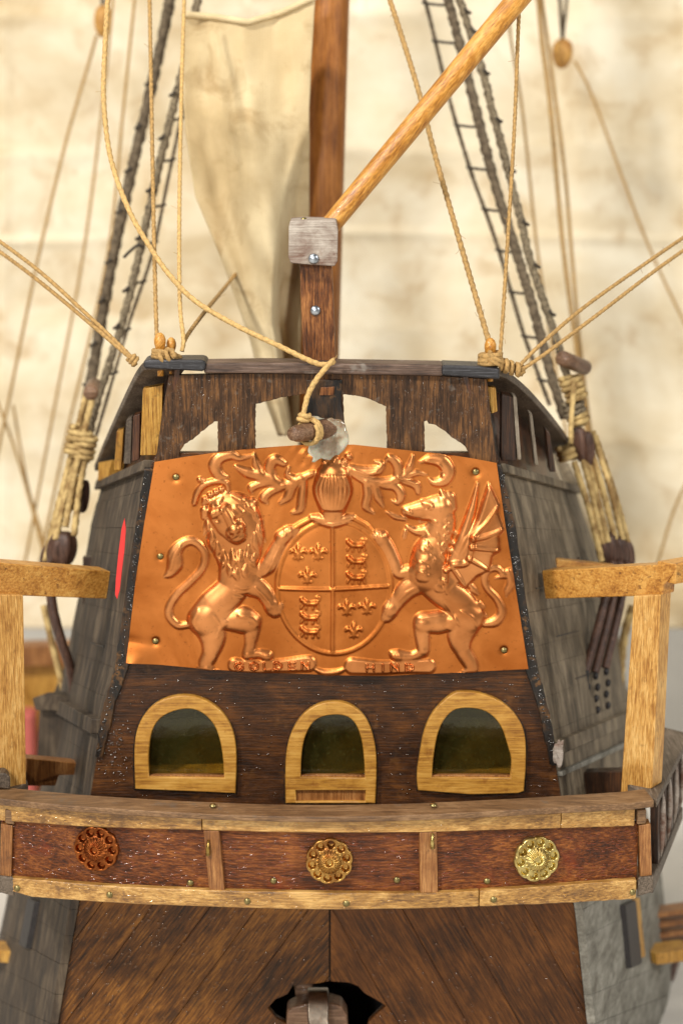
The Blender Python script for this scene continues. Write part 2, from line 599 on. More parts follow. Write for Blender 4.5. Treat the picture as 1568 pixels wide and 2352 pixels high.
t = NT('milky_glue')
v = t.coords()
t.b.inputs['Base Color'].default_value = lin((196, 192, 176))
t.l(t.ramp(t.noise(v, 260, 4), [(0.35, lin((132, 112, 88))), (0.6, lin((190, 184, 164)))]), t.b.inputs['Base Color'])
t.b.inputs['Roughness'].default_value = 0.22
t.b.inputs['Subsurface Weight'].default_value = 0.4
t.b.inputs['Subsurface Scale'].default_value = 0.002
t.b.inputs['Coat Weight'].default_value = 0.4
t.l(t.bump(t.noise(v, 420, 3), 0.5, 0.0005), t.b.inputs['Normal'])
MAT['glue'] = t.m

# dusty window glass: tinted see-through layer plus a thin gloss and dust
t = NT('dusty_green_glass')
v = t.coords()
tr = t.n('ShaderNodeBsdfTransparent')
tr.inputs[0].default_value = (0.95, 0.92, 0.68, 1)
gl = t.n('ShaderNodeBsdfGlossy')
gl.inputs['Roughness'].default_value = 0.06
gl.inputs['Color'].default_value = (0.9, 0.9, 0.85, 1)
df = t.n('ShaderNodeBsdfDiffuse')
df.inputs[0].default_value = lin((72, 68, 34))
fr = t.n('ShaderNodeLayerWeight')
nz = t.noise(v, 220, 4, 0.6, 0.3)
t.l(t.bump(nz, 0.1, 0.0006), gl.inputs['Normal'])
sp = t.step(t.noise(v, 1300, 2, 0.6), 0.62, 0.68)
dust = t.math('ADD', t.math('MULTIPLY', nz, 0.34), t.math('MULTIPLY', sp, 0.35), True)
m1 = t.n('ShaderNodeMixShader')
t.l(dust, m1.inputs[0])
t.l(tr.outputs[0], m1.inputs[1])
t.l(df.outputs[0], m1.inputs[2])
m2 = t.n('ShaderNodeMixShader')
t.l(t.math('ADD', t.math('MULTIPLY', t.math('POWER', fr.outputs['Facing'], 4.0), 0.6), 0.03), m2.inputs[0])
t.l(m1.outputs[0], m2.inputs[1])
t.l(gl.outputs[0], m2.inputs[2])
t.l(m2.outputs[0], t.out.inputs['Surface'])
MAT['glass'] = t.m


def cloth(name, cols, stain, sscale=9.0):
    t = NT(name)
    v = t.coords(False)
    n = t.noise(v, sscale, 5, 0.6, 0.6)
    n2 = t.noise(t.mapping(v, scale=(22, 22, 40)), 1.0, 4, 0.6)
    fac = t.math('ADD', t.math('MULTIPLY', n, 0.6), t.math('MULTIPLY', n2, 0.4))
    col = t.ramp(fac, [(0.34, lin(cols[0])), (0.48, lin(cols[1])), (0.62, lin(cols[2]))])
    n3 = t.noise(v, sscale * 3.3, 4, 0.65, 0.8)
    col = t.mix(t.math('MULTIPLY', t.step(n3, 0.52, 0.72), 0.62, True), col, lin(stain))
    t.l(col, t.b.inputs['Base Color'])
    t.b.inputs['Roughness'].default_value = 0.9
    t.b.inputs['Specular IOR Level'].default_value = 0.15
    wx = t.n('ShaderNodeTexWave', wave_type='BANDS', bands_direction='X')
    wx.inputs['Scale'].default_value = 420
    t.l(v, wx.inputs['Vector'])
    wz = t.n('ShaderNodeTexWave', wave_type='BANDS', bands_direction='Z')
    wz.inputs['Scale'].default_value = 420
    t.l(v, wz.inputs['Vector'])
    weave = t.math('ADD', wx.outputs['Fac'], wz.outputs['Fac'])
    h = t.math('ADD', t.math('MULTIPLY', weave, 0.10), t.math('MULTIPLY', n2, 0.6))
    t.l(t.bump(h, 0.5, 0.0008), t.b.inputs['Normal'])
    return t.m


MAT['sail'] = cloth('aged_cream_sailcloth', [(202, 180, 140), (228, 213, 182), (244, 235, 212)], (190, 158, 110), 16)
MAT['sail2'] = cloth('tan_mizzen_sailcloth', [(174, 153, 114), (204, 182, 140), (226, 208, 168)], (166, 136, 92), 22)

# ------------------------------------------------------------------ setting
TABLE_Z = -0.172
mobj('table', [(-1.5, -1.2, TABLE_Z), (1.5, -1.2, TABLE_Z), (1.5, 0.95, TABLE_Z), (-1.5, 0.95, TABLE_Z),
               (-1.5, -1.2, TABLE_Z - .03), (1.5, -1.2, TABLE_Z - .03), (1.5, 0.95, TABLE_Z - .03), (-1.5, 0.95, TABLE_Z - .03)],
     [(0, 1, 2, 3), (7, 6, 5, 4), (0, 4, 5, 1), (1, 5, 6, 2), (2, 6, 7, 3), (3, 7, 4, 0)], MAT['table'])['kind'] = 'structure'
mobj('wall', [(-2, 0.96, -0.6), (2, 0.96, -0.6), (2, 0.96, 1.6), (-2, 0.96, 1.6),
              (-2, 1.0, -0.6), (2, 1.0, -0.6), (2, 1.0, 1.6), (-2, 1.0, 1.6)],
     [(0, 1, 2, 3), (7, 6, 5, 4), (0, 4, 5, 1), (1, 5, 6, 2), (2, 6, 7, 3), (3, 7, 4, 0)], MAT['wall'])['kind'] = 'structure'

# ------------------------------------------------------------------ the ship
SHIP = empty('model_ship', (0, 0.05, TABLE_Z))
tag(SHIP, 'old wooden model sailing ship seen from its stern, with copper crest plate and balcony', 'model ship')

# ---- hull sides --------------------------------------------------------
HULL = {
    'R': dict(A=[(1062, 1146), (1200, 1181), (1420, 1213), (1540, 1235), (1640, 1258), (1830, 1290), (2090, 1338), (2352, 1366), (2650, 1392)],
              E=[(1062, 1320), (1200, 1352), (1310, 1378), (1420, 1402), (1560, 1428), (1700, 1442), (1830, 1456), (2090, 1518), (2352, 1545), (2650, 1560)],
              dv=[(1062, 53), (1120, 40), (1276, -12), (1486, -50), (1602, -67), (1830, -80), (2090, -90), (2352, -70), (2650, -20)], Y=100),
    'L': dict(A=[(1060, 346), (1100, 332), (1200, 312), (1400, 284), (1540, 261), (1640, 233), (1830, 205), (2090, 160), (2352, 115), (2650, 80)],
              E=[(1060, 234), (1200, 210), (1310, 194), (1420, 176), (1560, 150), (1700, 130), (1830, 108), (2090, 28), (2352, -30), (2650, -70)],
              dv=[(1060, 50), (1120, 30), (1236, -8), (1440, -30), (1640, -50), (1830, -66), (2090, -80), (2352, -66), (2650, -20)], Y=80),
}


def hullpt(side, av, s, inset=0.0):
    h = HULL[side]
    ff = lambda k: float(np.interp(av, [q[0] for q in h[k]], [q[1] for q in h[k]]))
    s1 = min(s, 1.0)
    w = 1 - (1 - s1) ** 1.45
    u = ff('A') * (1 - w) + ff('E') * w
    v = av + ff('dv') * w
    p = at(u, v, 1.0 + s1 * (h['Y'] - 1))
    if s > 1:
        p = p + Vector((p.x * 0.03 * (s - 1), 0.1 * (s - 1), 0))
    sg = 1 if side == 'R' else -1
    p.x -= sg * inset * MM
    return p


ROWS = [1072, 1128, 1212, 1276, 1362, 1408, 1486, 1534, 1602, 1680, 1740, 1830, 1920, 2005, 2090, 2150, 2215, 2285, 2352, 2450, 2550, 2650]
SS = [0, .06, .14, .24, .36, .5, .65, .82, 1.0, 1.35, 1.8]
hulls = {}
for side in 'RL':
    V, F = [], []
    for av in ROWS:
        for s in SS:
            V.append(hullpt(side, av, s, 2.2))
    n = len(SS)
    for i in range(len(ROWS) - 1):
        for k in range(n - 1):
            F.append((i * n + k, i * n + k + 1, (i + 1) * n + k + 1, (i + 1) * n + k))
    hs = mobj('hull_side', V, F, MAT['dark'], SHIP, True)
    hulls[side] = hs
    sg = 1 if side == 'R' else -1
    for i in range(len(ROWS) - 1):
        gp_ = random.choice((0.05, 0.15, 0.4))
        a0, a1 = ROWS[i] + gp_, ROWS[i + 1] - gp_
        jog = random.uniform(-0.15, 0.15)
        V, F = [], []
        for inset in (0 + jog, 2.1):
            for s in SS:
                V.append(hullpt(side, a0, s, inset))
                V.append(hullpt(side, a1, s, inset))
        m = len(SS) * 2
        for k in range(len(SS) - 1):
            q = 2 * k
            F.append((q, q + 1, q + 3, q + 2))
            F.append((m + q, m + q + 2, m + q + 3, m + q + 1))
            F.append((q, q + 2, m + q + 2, m + q))
            F.append((q + 1, m + q + 1, m + q + 3, q + 3))
        F.append((0, m, m + 1, 1))
        e = 2 * (len(SS) - 1)
        F.append((e, e + 1, m + e + 1, m + e))
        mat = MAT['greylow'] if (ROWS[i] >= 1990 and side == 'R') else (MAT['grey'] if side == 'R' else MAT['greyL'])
        mobj('plank', V, F, mat, hs, False, 0.06)


def hull_strip(name, side, pts, height, proud, mat, parent, bevel=0.3, inset=1.0):
    """a moulding that follows the hull side: pts = (av, s) list."""
    V, F = [], []
    sg = 1 if side == 'R' else -1
    for av, s in pts:
        for dv, ins in ((0, -proud), (height, -proud), (height, inset), (0, inset)):
            V.append(hullpt(side, av + dv, s, ins))
    n = len(pts)
    for k in range(n - 1):
        for j in range(4):
            F.append((k * 4 + j, k * 4 + (j + 1) % 4, (k + 1) * 4 + (j + 1) % 4, (k + 1) * 4 + j))
    F.append((0, 1, 2, 3))
    F.append(tuple((n - 1) * 4 + j for j in (3, 2, 1, 0)))
    return mobj(name, V, F, mat, parent, False, bevel)


SL = [0, .08, .18, .3, .45, .6, .8, 1.0, 1.4]
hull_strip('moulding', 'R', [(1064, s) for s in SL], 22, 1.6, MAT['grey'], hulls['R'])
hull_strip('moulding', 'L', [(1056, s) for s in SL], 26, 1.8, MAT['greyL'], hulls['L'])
hull_strip('wale', 'R', [(1702, s) for s in SL], 30, 2.2, MAT['grey'], hulls['R'])
hull_strip('wale', 'R', [(1772, s) for s in SL], 12, 1.2, MAT['greylow'], hulls['R'])
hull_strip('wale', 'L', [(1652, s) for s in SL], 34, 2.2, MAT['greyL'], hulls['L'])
# black cleats and gun port edges on the lower hull
hull_strip('cleat', 'R', [(2120, s) for s in (.34, .40, .46)], 140, 1.6, MAT['black'], hulls['R'])
hull_strip('cleat', 'L', [(2110, s) for s in (.36, .42, .47)], 105, 1.6, MAT['black'], hulls['L'])
hull_strip('batten', 'R', [(2120, s) for s in (.47, .50, .53)], 130, 1.0, MAT['ochre'], hulls['R'])
for side, sv in (('R', (1330, 1450, 1560)), ('L', (1300, 1470))):
    for k, av in enumerate(sv):
        hull_strip('caulking', side, [(av + 24, s) for s in (.1 + .1 * k, .2 + .1 * k, .32 + .1 * k)], 3.0, 0.25, MAT['tar'], hulls[side], 0)

# ---- transom ------------------------------------------------------------
W1o = [(310, 1813), (307.5, 1713), (317, 1664), (345, 1624), (380, 1604), (425, 1596), (470, 1606), (510, 1634), (535, 1674), (544, 1728), (541, 1823)]
W1i = [(342, 1785), (340, 1728), (350, 1669), (380, 1639), (430, 1626), (465, 1636), (492, 1664), (505, 1698), (512, 1738), (515, 1788)]
W2o = [(655, 1846), (655, 1740), (665, 1690), (690, 1645), (725, 1619), (765, 1611), (800, 1616), (835, 1640), (855, 1680), (866, 1740), (862, 1846)]
W2i = [(690, 1786), (692, 1730), (700, 1690), (720, 1655), (750, 1643), (790, 1642), (815, 1658), (830, 1695), (836, 1740), (838, 1788)]
W3o = [(959, 1816), (956, 1778), (964, 1728), (974, 1674), (994, 1634), (1034, 1596), (1056, 1588), (1109, 1593), (1159, 1616), (1189, 1648), (1206, 1684), (1208, 1748), (1203, 1818), (1190, 1823), (1080, 1826)]
W3i = [(991, 1786), (996, 1728), (1006, 1678), (1024, 1646), (1049, 1626), (1104, 1628), (1134, 1646), (1154, 1674), (1166, 1714), (1176, 1748), (1171, 1788)]


def rounder(L, closed_from=None, it=1):
    """Chaikin-smooth an outline but keep its two lower corners crisp."""
    for _ in range(it):
        n = len(L)
        out = []
        vm = max(p[1] for p in L) - 12
        for i in range(n):
            a, b = L[i], L[(i + 1) % n]
            if a[1] > vm:
                out.append(a)
                if b[1] > vm:
                    continue
            else:
                out.append((a[0] * .75 + b[0] * .25, a[1] * .75 + b[1] * .25))
            if b[1] <= vm:
                out.append((a[0] * .25 + b[0] * .75, a[1] * .25 + b[1] * .75))
        L = out
    return L


W1o, W1i, W2o, W2i, W3o, W3i = [rounder(w, it=2) for w in (W1o, W1i, W2o, W2i, W3o, W3i)]


def grow(L, k):
    cx = sum(p[0] for p in L) / len(L)
    cy = sum(p[1] for p in L) / len(L)
    return [(cx + (u - cx) * k, cy + (v - cy) * k) for u, v in L]


TR_OUT = [(360, 1040), (1140, 1040), (1180, 1200), (1212, 1420), (1234, 1540), (1256, 1640), (1288, 1830), (1312, 1960), (208 - 24, 1960),
          (207, 1830), (240, 1640), (262, 1540), (285, 1400), (313, 1200), (332, 1100)]
transom = plate2d('transom', [TR_OUT, grow(W1i, 1.06), grow(W2i, 1.06), grow(W3i, 1.06)], 0.0, 3.0, MAT['transom'], SHIP, 0.2)


# tarry corner strips along both edges of the transom
def strip2d(name, left, right, Y, thick, mat, parent, bevel=0.3):
    return plate2d(name, [left + right[::-1]], Y, thick, mat, parent, bevel)


def wobble(L, amp, n=6, seed=0):
    r = random.Random(seed)
    out = []
    for i in range(len(L) - 1):
        a, b = L[i], L[i + 1]
        for k in range(n):
            t = k / n
            out.append((a[0] + (b[0] - a[0]) * t + r.uniform(-amp, amp), a[1] + (b[1] - a[1]) * t + r.uniform(-amp, amp)))
    out.append(L[-1])
    return out


strip2d('corner_strip', wobble([(332, 1075), (312, 1200), (283, 1400), (261, 1540), (232, 1640), (218, 1740)], 1.5, 8, 1),
        wobble([(362, 1075), (348, 1200), (314, 1400), (296, 1530), (262, 1625), (236, 1740)], 2.5, 8, 2), -0.9, 2.0, MAT['tar'], transom)
strip2d('corner_strip', wobble([(1132, 1068), (1152, 1200), (1188, 1420), (1206, 1540), (1240, 1650), (1262, 1760)], 2.5, 8, 3),
        wobble([(1150, 1068), (1182, 1200), (1214, 1420), (1236, 1540), (1262, 1640), (1286, 1760)], 1.5, 8, 4), -0.9, 2.0, MAT['tar'], transom)
# white glue smear on the starboard corner
bm = bmesh.new()
bmesh.ops.create_icosphere(bm, subdivisions=4, radius=1.0)
c = at(1284, 1730, -1.0)
for vv in bm.verts:
    k = 1 + 0.7 * mnoise.noise(vv.co * 1.6)
    vv.co = Vector((vv.co.x * 1.3 * k, vv.co.y * 0.3 * k, vv.co.z * 3.0 * k)) * MM + c
me = bpy.data.meshes.new('glue_smear')
bm.to_mesh(me)
bm.free()
finish('glue_smear', me, MAT['blockgrey'], transom, True)

def rag(L, amp, seed):
    r = random.Random(seed)
    out = []
    n = len(L)
    for i in range(n):
        a, b = L[i], L[(i + 1) % n]
        d = math.hypot(b[0] - a[0], b[1] - a[1])
        k = max(1, int(d / 5))
        for j in range(k):
            t = j / k
            am = amp if j else 0
            out.append((a[0] + (b[0] - a[0]) * t + r.uniform(-am, am), a[1] + (b[1] - a[1]) * t + r.uniform(-am, am)))
    return out


# windows
for wo, wi, legs in ((W1o, W1i, False), (W2o, W2i, True), (W3o, W3i, False)):
    holes = [wi]
    if legs:
        holes.append([(679, 1816), (839, 1816), (838, 1842), (680, 1842)])
    win = plate2d('window', [wo] + holes, -1.9, 2.1, MAT['frame'], SHIP, 0.28)
    plate2d('glue_shadow_rim', [grow(rag(wo, 1.2, len(wo)), 1.025)] + [grow(h, 1.05) for h in [wi]], -0.35, 0.6, MAT['tar'], win, 0.1)  # dark ragged rim: glue line plus a shadow gap put into colour
    plate2d('pane', [grow(wi, 1.05)], 0.9, 0.5, MAT['glass'], win, 0.05)
    if legs:
        plate2d('threshold', [[(677, 1813), (841, 1813), (840, 1846), (678, 1846)]], -0.9, 0.8, MAT['divider'], win, 0.15)
    b = max(p[1] for p in wi)
    if not legs:
        xa, xb = min(p[0] for p in wi), max(p[0] for p in wi)
        q = 18 if wo is W3o else 0
        mobj('ledge', [at(xa - 6, b + 8, 1.6), at(xb + 6, b + 8, 1.6), at(xb + 6, b - 34 + q * .6, 9.0), at(xa - 6, b - 30 + q * .6, 9.0)], [(0, 1, 2, 3)], MAT['ochre'], win)
    xs = [p[0] for p in wi if p[1] > b - 20]
    plate2d('sill', [[(min(xs) - 2, b - 7), (max(xs) + 2, b - 7), (max(xs) + 2, b + 4), (min(xs) - 2, b + 4)]], -1.2, 1.6, MAT['divider'], win, 0.15)

# cabin behind the windows: floor with ochre planking, dark bulkhead
prism('cabin_floor', [at(215, 1800, 3.2), at(1280, 1800, 3.2), at(1280, 1800, 3.2) + Vector((0, .055, 0)), at(215, 1800, 3.2) + Vector((0, .055, 0))],
      (0, 0, -0.002), MAT['ochre'], SHIP, 0.1)
prism('bulkhead', [at(190, 1280, 60), at(1330, 1280, 60), at(1330, 1960, 60), at(190, 1960, 60)], (0, .002, 0), MAT['dark'], SHIP, 0.1)
dz = at(784, 1290, 3).z
prism('poop_deck', [(-.047, .003, dz), (.043, .003, dz), (.062, .075, dz), (-.062, .075, dz)], (0, 0, -.002), MAT['divider'], SHIP, 0.1)

# lower transom: diagonal planks clipped to the stern outline
LOW = [(172, 1950), (1316, 1950), (1338, 2090), (1364, 2352), (1388, 2650), (84, 2650), (118, 2352), (160, 2090)]


def clip(poly, a, b, c):
    """keep a*u+b*v<=c."""
    out = []
    n = len(poly)
    for i in range(n):
        p, q = poly[i], poly[(i + 1) % n]
        dp, dq = a * p[0] + b * p[1] - c, a * q[0] + b * q[1] - c
        if dp <= 0:
            out.append(p)
        if (dp < 0 < dq) or (dq < 0 < dp):
            t = dp / (dp - dq)
            out.append((p[0] + (q[0] - p[0]) * t, p[1] + (q[1] - p[1]) * t))
    return out


lower = plate2d('lower_transom', [[(172, 1955), (1314, 1955), (1334, 2090), (1360, 2352), (1384, 2645), (88, 2645), (122, 2352), (164, 2090)],
                                  [(600, 2252), (900, 2252), (900, 2420), (600, 2420)]], 5.0, 2.0, MAT['dark'], SHIP, 0.1)
HOLE = [(614, 2316), (632, 2296), (660, 2284), (672, 2264), (690, 2262), (722, 2260), (752, 2255), (800, 2258), (822, 2266), (836, 2282),
        (868, 2300), (887, 2312), (866, 2330), (846, 2350), (842, 2372), (820, 2420), (690, 2420), (664, 2380), (656, 2352), (634, 2340)]
hole = plate2d('tmp_cut', [HOLE], 2.2, 60, None, None, 0.0)
for vv in hole.data.vertices:
    vv.co.y -= 0.03


def cut_by(o, cutter):
    b = o.modifiers.new('cut', 'BOOLEAN')
    b.operation = 'DIFFERENCE'
    b.object = cutter
    b.solver = 'EXACT'
    dg = bpy.context.evaluated_depsgraph_get()
    me = bpy.data.meshes.new_from_object(o.evaluated_get(dg))
    o.modifiers.clear()
    old = o.data
    o.data = me
    bpy.data.meshes.remove(old)


CX = 757
# left planks: lines u*1.35 + v = k ;  right planks: -u*1.75 + v = k
leftk = [1.35 * x + 2101 for x in (-420, -230, -60, 90, 215, 335, 470, 580, 700, 860, 1020)]
halfL = clip(LOW, 1, 0, CX - 2.0)
for i in range(len(leftk) - 1):
    p = clip(clip(halfL, 1.35, 1, leftk[i + 1] - 1.1), -1.35, -1, -(leftk[i] + 1.1))
    if len(p) > 2:
        o = plate2d('plank', [p], 2.2 + random.uniform(-.25, .15), 2.6, MAT['plankLdark' if i == 99 else 'plankL'], lower, 0.07)
        cut_by(o, hole)
rightk = [-1.75 * (x - CX) + 2101 for x in (640, 780, 930, 1080, 1230, 1380, 1560)][::-1]
rightk = [-1.75 * (x) + 2101 for x in (1500, 1330, 1215, 1050, 930, 770, 655, 470, 300)]
halfR = clip(LOW, -1, 0, -(CX + 2.0))
for i in range(len(rightk) - 1):
    p = clip(clip(halfR, -1.75, 1, rightk[i + 1] - 1.1), 1.75, -1, -(rightk[i] + 1.1))
    if len(p) > 2:
        o = plate2d('plank', [p], 2.2 + random.uniform(-.25, .15), 2.6, MAT['plankR'], lower, 0.07)
        cut_by(o, hole)
bpy.data.objects.remove(hole)
prism('rudder_trunk', [at(560, 2200, 45), at(960, 2200, 45), at(960, 2500, 45), at(560, 2500, 45)], (0, .002, 0), MAT['black'], SHIP, 0)

# rudder head and its iron strap
rud = slab('rudder_head', [(655, 2420, 1.0), (658, 2325, 1.0), (672, 2316, 1.0), (700, 2308, 1.0), (760, 2306, 1.0), (785, 2314, 1.0), (797, 2334, 1.0), (802, 2420, 1.0)],
           7, MAT['peg'], SHIP, 0.8)
slab('tiller_post', [(674, 2262, 8), (718, 2262, 8), (720, 2340, 8), (686, 2340, 8)], 6, MAT['peg'], rud, 0.4)
V, F = [], []
prof = [(2430, -7.5), (2380, -7.0), (2340, -5.6), (2310, -3.6), (2290, -1.6), (2277, 1.0), (2269, 4.5)]
for v_, y_ in prof:
    for u_, yy in ((706, y_), (754, y_), (754, y_ + 3), (706, y_ + 3)):
        V.append(at(u_ + (6 if v_ > 2350 else 0), v_, yy))
for k in range(len(prof) - 1):
    for j in range(4):
        F.append((k * 4 + j, k * 4 + (j + 1) % 4, (k + 1) * 4 + (j + 1) % 4, (k + 1) * 4 + j))
F += [(0, 1, 2, 3), tuple((len(prof) - 1) * 4 + j for j in (3, 2, 1, 0))]
mobj('iron_strap', V, F, MAT['iron'], rud, False, 0.7, 3)

# ---- stern board with cut-outs ------------------------------------------
BO = [(388, 862), (560, 858), (784, 858), (1000, 862), (1118, 870), (1126, 950), (1142, 1062), (1142, 1075), (350, 1075), (360, 1040), (372, 950)]
H1 = [(412, 1040), (424, 1020), (446, 1006), (464, 990), (484, 975), (492, 968), (500, 968), (500, 1050), (412, 1050)]
H2 = [(586, 1050), (586, 928), (612, 922), (650, 912), (690, 906), (708, 904), (704, 940), (692, 980), (690, 1050)]
H3 = [(788, 906), (800, 907), (825, 910), (850, 917), (870, 927), (886, 933), (889, 1055), (800, 1055), (794, 1010), (790, 960)]
H4 = [(975, 1055), (974, 968), (980, 966), (984, 973), (1000, 976), (1022, 990), (1036, 1004), (1056, 1016), (1066, 1024), (1078, 1046), (1080, 1055)]


board = plate2d('stern_board', [BO] + [rag(h, 1.1, i) for i, h in enumerate((H1, H2, H3, H4))], -0.6, 2.4, MAT['board'], SHIP, 0.12)
slab('sternpost', [(703, 872, -1.3), (786, 872, -1.3), (784, 930, -1.3), (794, 990, -1.3), (792, 1050, -1.3), (690, 1050, -1.3), (692, 980, -1.3), (706, 930, -1.3)], 1.8, MAT['tar'], board, 0.3)
slab('patch', [(736, 890, -1.8), (768, 888, -1.8), (766, 908, -1.8), (734, 908, -1.8)], 0.8, MAT['postwood'], board, 0.15)

# ---- taffrail -------------------------------------------------------------
taff = slab('taffrail', [(468, 834, -2.2), (600, 832, -2.2), (784, 834, -2.2), (1018, 838, -2.2), (1018, 864, -2.2), (784, 860, -2.2), (600, 858, -2.2), (468, 858, -2.2)],
            8.5, MAT['rail'], SHIP, 0.55)
slab('end_cap', [(328, 830, -3.0), (340, 826, -3.0), (466, 826, -3.0), (474, 833, -3.0), (472, 849, -3.0), (464, 853, -3.0), (330, 846, -3.0)], 9.5, MAT['cap_black'], taff, 0.6)
slab('end_cap', [(1014, 840, -3.0), (1020, 838, -3.0), (1100, 841, -3.0), (1146, 846, -3.0), (1148, 872, -3.0), (1090, 868, -3.0), (1014, 863, -3.0)], 9.5, MAT['cap_black'], taff, 0.6)


def sweep_strip(name, outer, wvec, thick, mat, parent, bevel=0.35, sub=4):
    """rail: outer top edge pixels, width vector to the inside (world mm), thickness down (mm)."""
    path = smooth_path([at(*q) for q in outer], 0.004)
    V, F = [], []
    for p in path:
        w = Vector(wvec) * MM
        d = Vector((0, 0, -thick * MM))
        V += [p, p + w, p + w + d, p + d]
    n = len(path)
    for k in range(n - 1):
        for j in range(4):
            F.append((k * 4 + j, k * 4 + (j + 1) % 4, (k + 1) * 4 + (j + 1) % 4, (k + 1) * 4 + j))
    F += [(0, 1, 2, 3), tuple((n - 1) * 4 + j for j in (3, 2, 1, 0))]
    return mobj(name, V, F, mat, parent, False, bevel)


WR = [(1147, 845, -2), (1172, 856, 8), (1212, 890, 22), (1250, 932, 38), (1282, 972, 56), (1306, 1006, 76), (1322, 1032, 96)]
WL = [(327, 832, -2), (312, 852, 6), (290, 896, 18), (262, 958, 36), (236, 1018, 56), (216, 1068, 78)]
sweep_strip('side_rail', WR, (-11, 2, 0.6), 2.0, MAT['railside'], taff)
sweep_strip('side_rail', WL, (11, 2, 0.6), 2.0, MAT['railside'], taff)

# bulwarks under the side rails, with stanchions
for side, path, top in (('R', WR, MAT['russet']), ('L', WL, MAT['russet'])):
    sg = 1 if side == 'R' else -1
    rail = smooth_path([at(*q) for q in path], 0.006)
    V, F = [], []
    h = HULL[side]
    ins = 8.5
    low = []
    for i, p in enumerate(rail):
        s = max(0.0, min(1.0, (p.y / MM) / h['Y']))
        lp = hullpt(side, 1060, s, 4.5)
        low.append(lp)
        V += [p + Vector((-sg * ins * MM, 0.001, -0.001)), lp]
    for i in range(len(rail) - 1):
        F.append((2 * i, 2 * i + 1, 2 * i + 3, 2 * i + 2))
    bw = mobj('bulwark', V, F, top, SHIP, False)
    so = bw.modifiers.new('thick', 'SOLIDIFY')
    so.thickness = 0.0012
    so.offset = 0
    if side == 'R':
        ST = [([(1116, 888, 3), (1138, 890, 3), (1142, 945, 3), (1128, 950, 3)], 3, 'ochre'),
              ([(1152, 905, 8), (1178, 912, 8), (1186, 1058, 8), (1150, 1058, 8)], 6, 'dark'),
              ([(1177, 908, 7.6), (1186, 912, 7.6), (1197, 1056, 7.6), (1188, 1056, 7.6)], 6, 'batten'),  # pale slab: lit edge of the dark stanchion put into colour
              ([(1214, 948, 20), (1222, 952, 20), (1236, 1068, 20), (1228, 1068, 20)], 6, 'batten'),  # second lit stanchion edge, given as a pale slab
              ([(1252, 985, 40), (1262, 995, 40), (1276, 1084, 40), (1262, 1084, 40)], 6, 'dark')]
    else:
        ST = [([(328, 893, 4), (374, 884, 4), (372, 960, 4), (366, 1046, 4), (322, 1046, 4)], 4, 'ochre'),
              ([(306, 955, 14), (322, 950, 14), (320, 1056, 14), (302, 1060, 14)], 5, 'russet'),
              ([(290, 965, 22), (304, 955, 22), (300, 1066, 22), (284, 1066, 22)], 5, 'railside'),
              ([(268, 990, 34), (284, 985, 34), (278, 1080, 34), (262, 1080, 34)], 4, 'ochre'),
              ([(226, 1062, 64), (256, 1056, 56), (246, 1100, 56), (224, 1104, 64)], 4, 'ochre')]
    for px, th_, mk in ST:
        slab('stanchion', px, th_, MAT[mk], bw, 0.2)

# belaying pins with their knots on the taffrail
def pin(u, v, Y, rh, name='belaying_pin', mat='ivory'):
    base = at(u, v, Y)
    r = rh * MM
    V, F = lathe_geo([(r * .55, -.004), (r * .6, 0), (r * .62, r * 1.6), (r * .8, r * 2.1), (r * 1.0, r * 2.8), (r * 1.0, r * 3.5), (r * .75, r * 4.2), (r * .3, r * 4.6)], base)
    return mobj(name, V, F, MAT[mat], taff, True)


pin(368, 826, 1.0, 1.45, mat='spar')
pin(394, 826, 3.0, 1.2, mat='spar')
pin(1125, 838, 1.5, 1.45, mat='spar')

# ---- staff block, shaft, spar ----------------------------------------------
shaft = slab('flagstaff_shaft', [(688, 600, 4), (762, 600, 4), (766, 700, 3.5), (771, 830, 3), (771, 900, 3), (697, 900, 3), (697, 830, 3), (691, 700, 3.5)], 8.5, MAT['postwood'], SHIP, 0.35)
blk = slab('flagstaff_block', [(663, 520, -1), (666, 507, -1), (700, 505, -1), (772, 506, -1), (776, 530, -1), (775, 600, -1), (768, 611, -1), (690, 606, -1), (668, 604, -1), (662, 590, -1)],
           13, MAT['blockgrey'], shaft, 0.3)
spA, spB = at(752, 525, 10), at(1215, -35, 22)
V, F = tube_geo(smooth_path([spA + (spA - spB) * 0.01, spA.lerp(spB, .5), spB], 0.002), 0.0027, 20, rfun=lambda q: 0.93 + 0.12 * q)
mobj('spar', V, F, MAT['spar'], SHIP, True)
mV, mF = lathe_geo([(.0058, 0), (.0059, .12), (.0062, .2), (.0066, .36)], at(722, 1290, 105), (0.027, 0.02, 1), 28)
mobj('mast', mV, mF, MAT['mast'], SHIP, True)

# nails (shared meshes)
def dome_mesh(name, r, flat=0.6):
    V, F = lathe_geo([(r * .98, 0), (r, r * .12 * flat), (r * .88, r * .45 * flat), (r * .6, r * .8 * flat), (r * .25, r * .97 * flat), (r * .02, r * flat)], (0, 0, 0), (0, -1, 0), 14)
    me = bpy.data.meshes.new(name)
    me.from_pydata([tuple(v) for v in V], [], F)
    bm = bmesh.new()
    bm.from_mesh(me)
    bmesh.ops.recalc_face_normals(bm, faces=bm.faces)
    bm.to_mesh(me)
    bm.free()
    for p in me.polygons:
        p.use_smooth = True
    return me


NAIL = dome_mesh('nail', 0.00085)
NAIL.materials.append(MAT['brass'])
NAILS = dome_mesh('nail_steel', 0.0013, 0.5)
NAILS.materials.append(MAT['steel'])


def nail(u, v, Y, parent, me=NAIL, rz=0.0):
    o = bpy.data.objects.new('nail', me)
    o.location = at(u, v, Y)
    o.rotation_euler = (0, random.uniform(0, 3), rz)
    link(o, parent)
    return o


nail(720, 594, -1.2, shaft, NAILS)
nail(724, 713, 3.2, shaft, NAILS)
nail(698, 506, 3, blk)

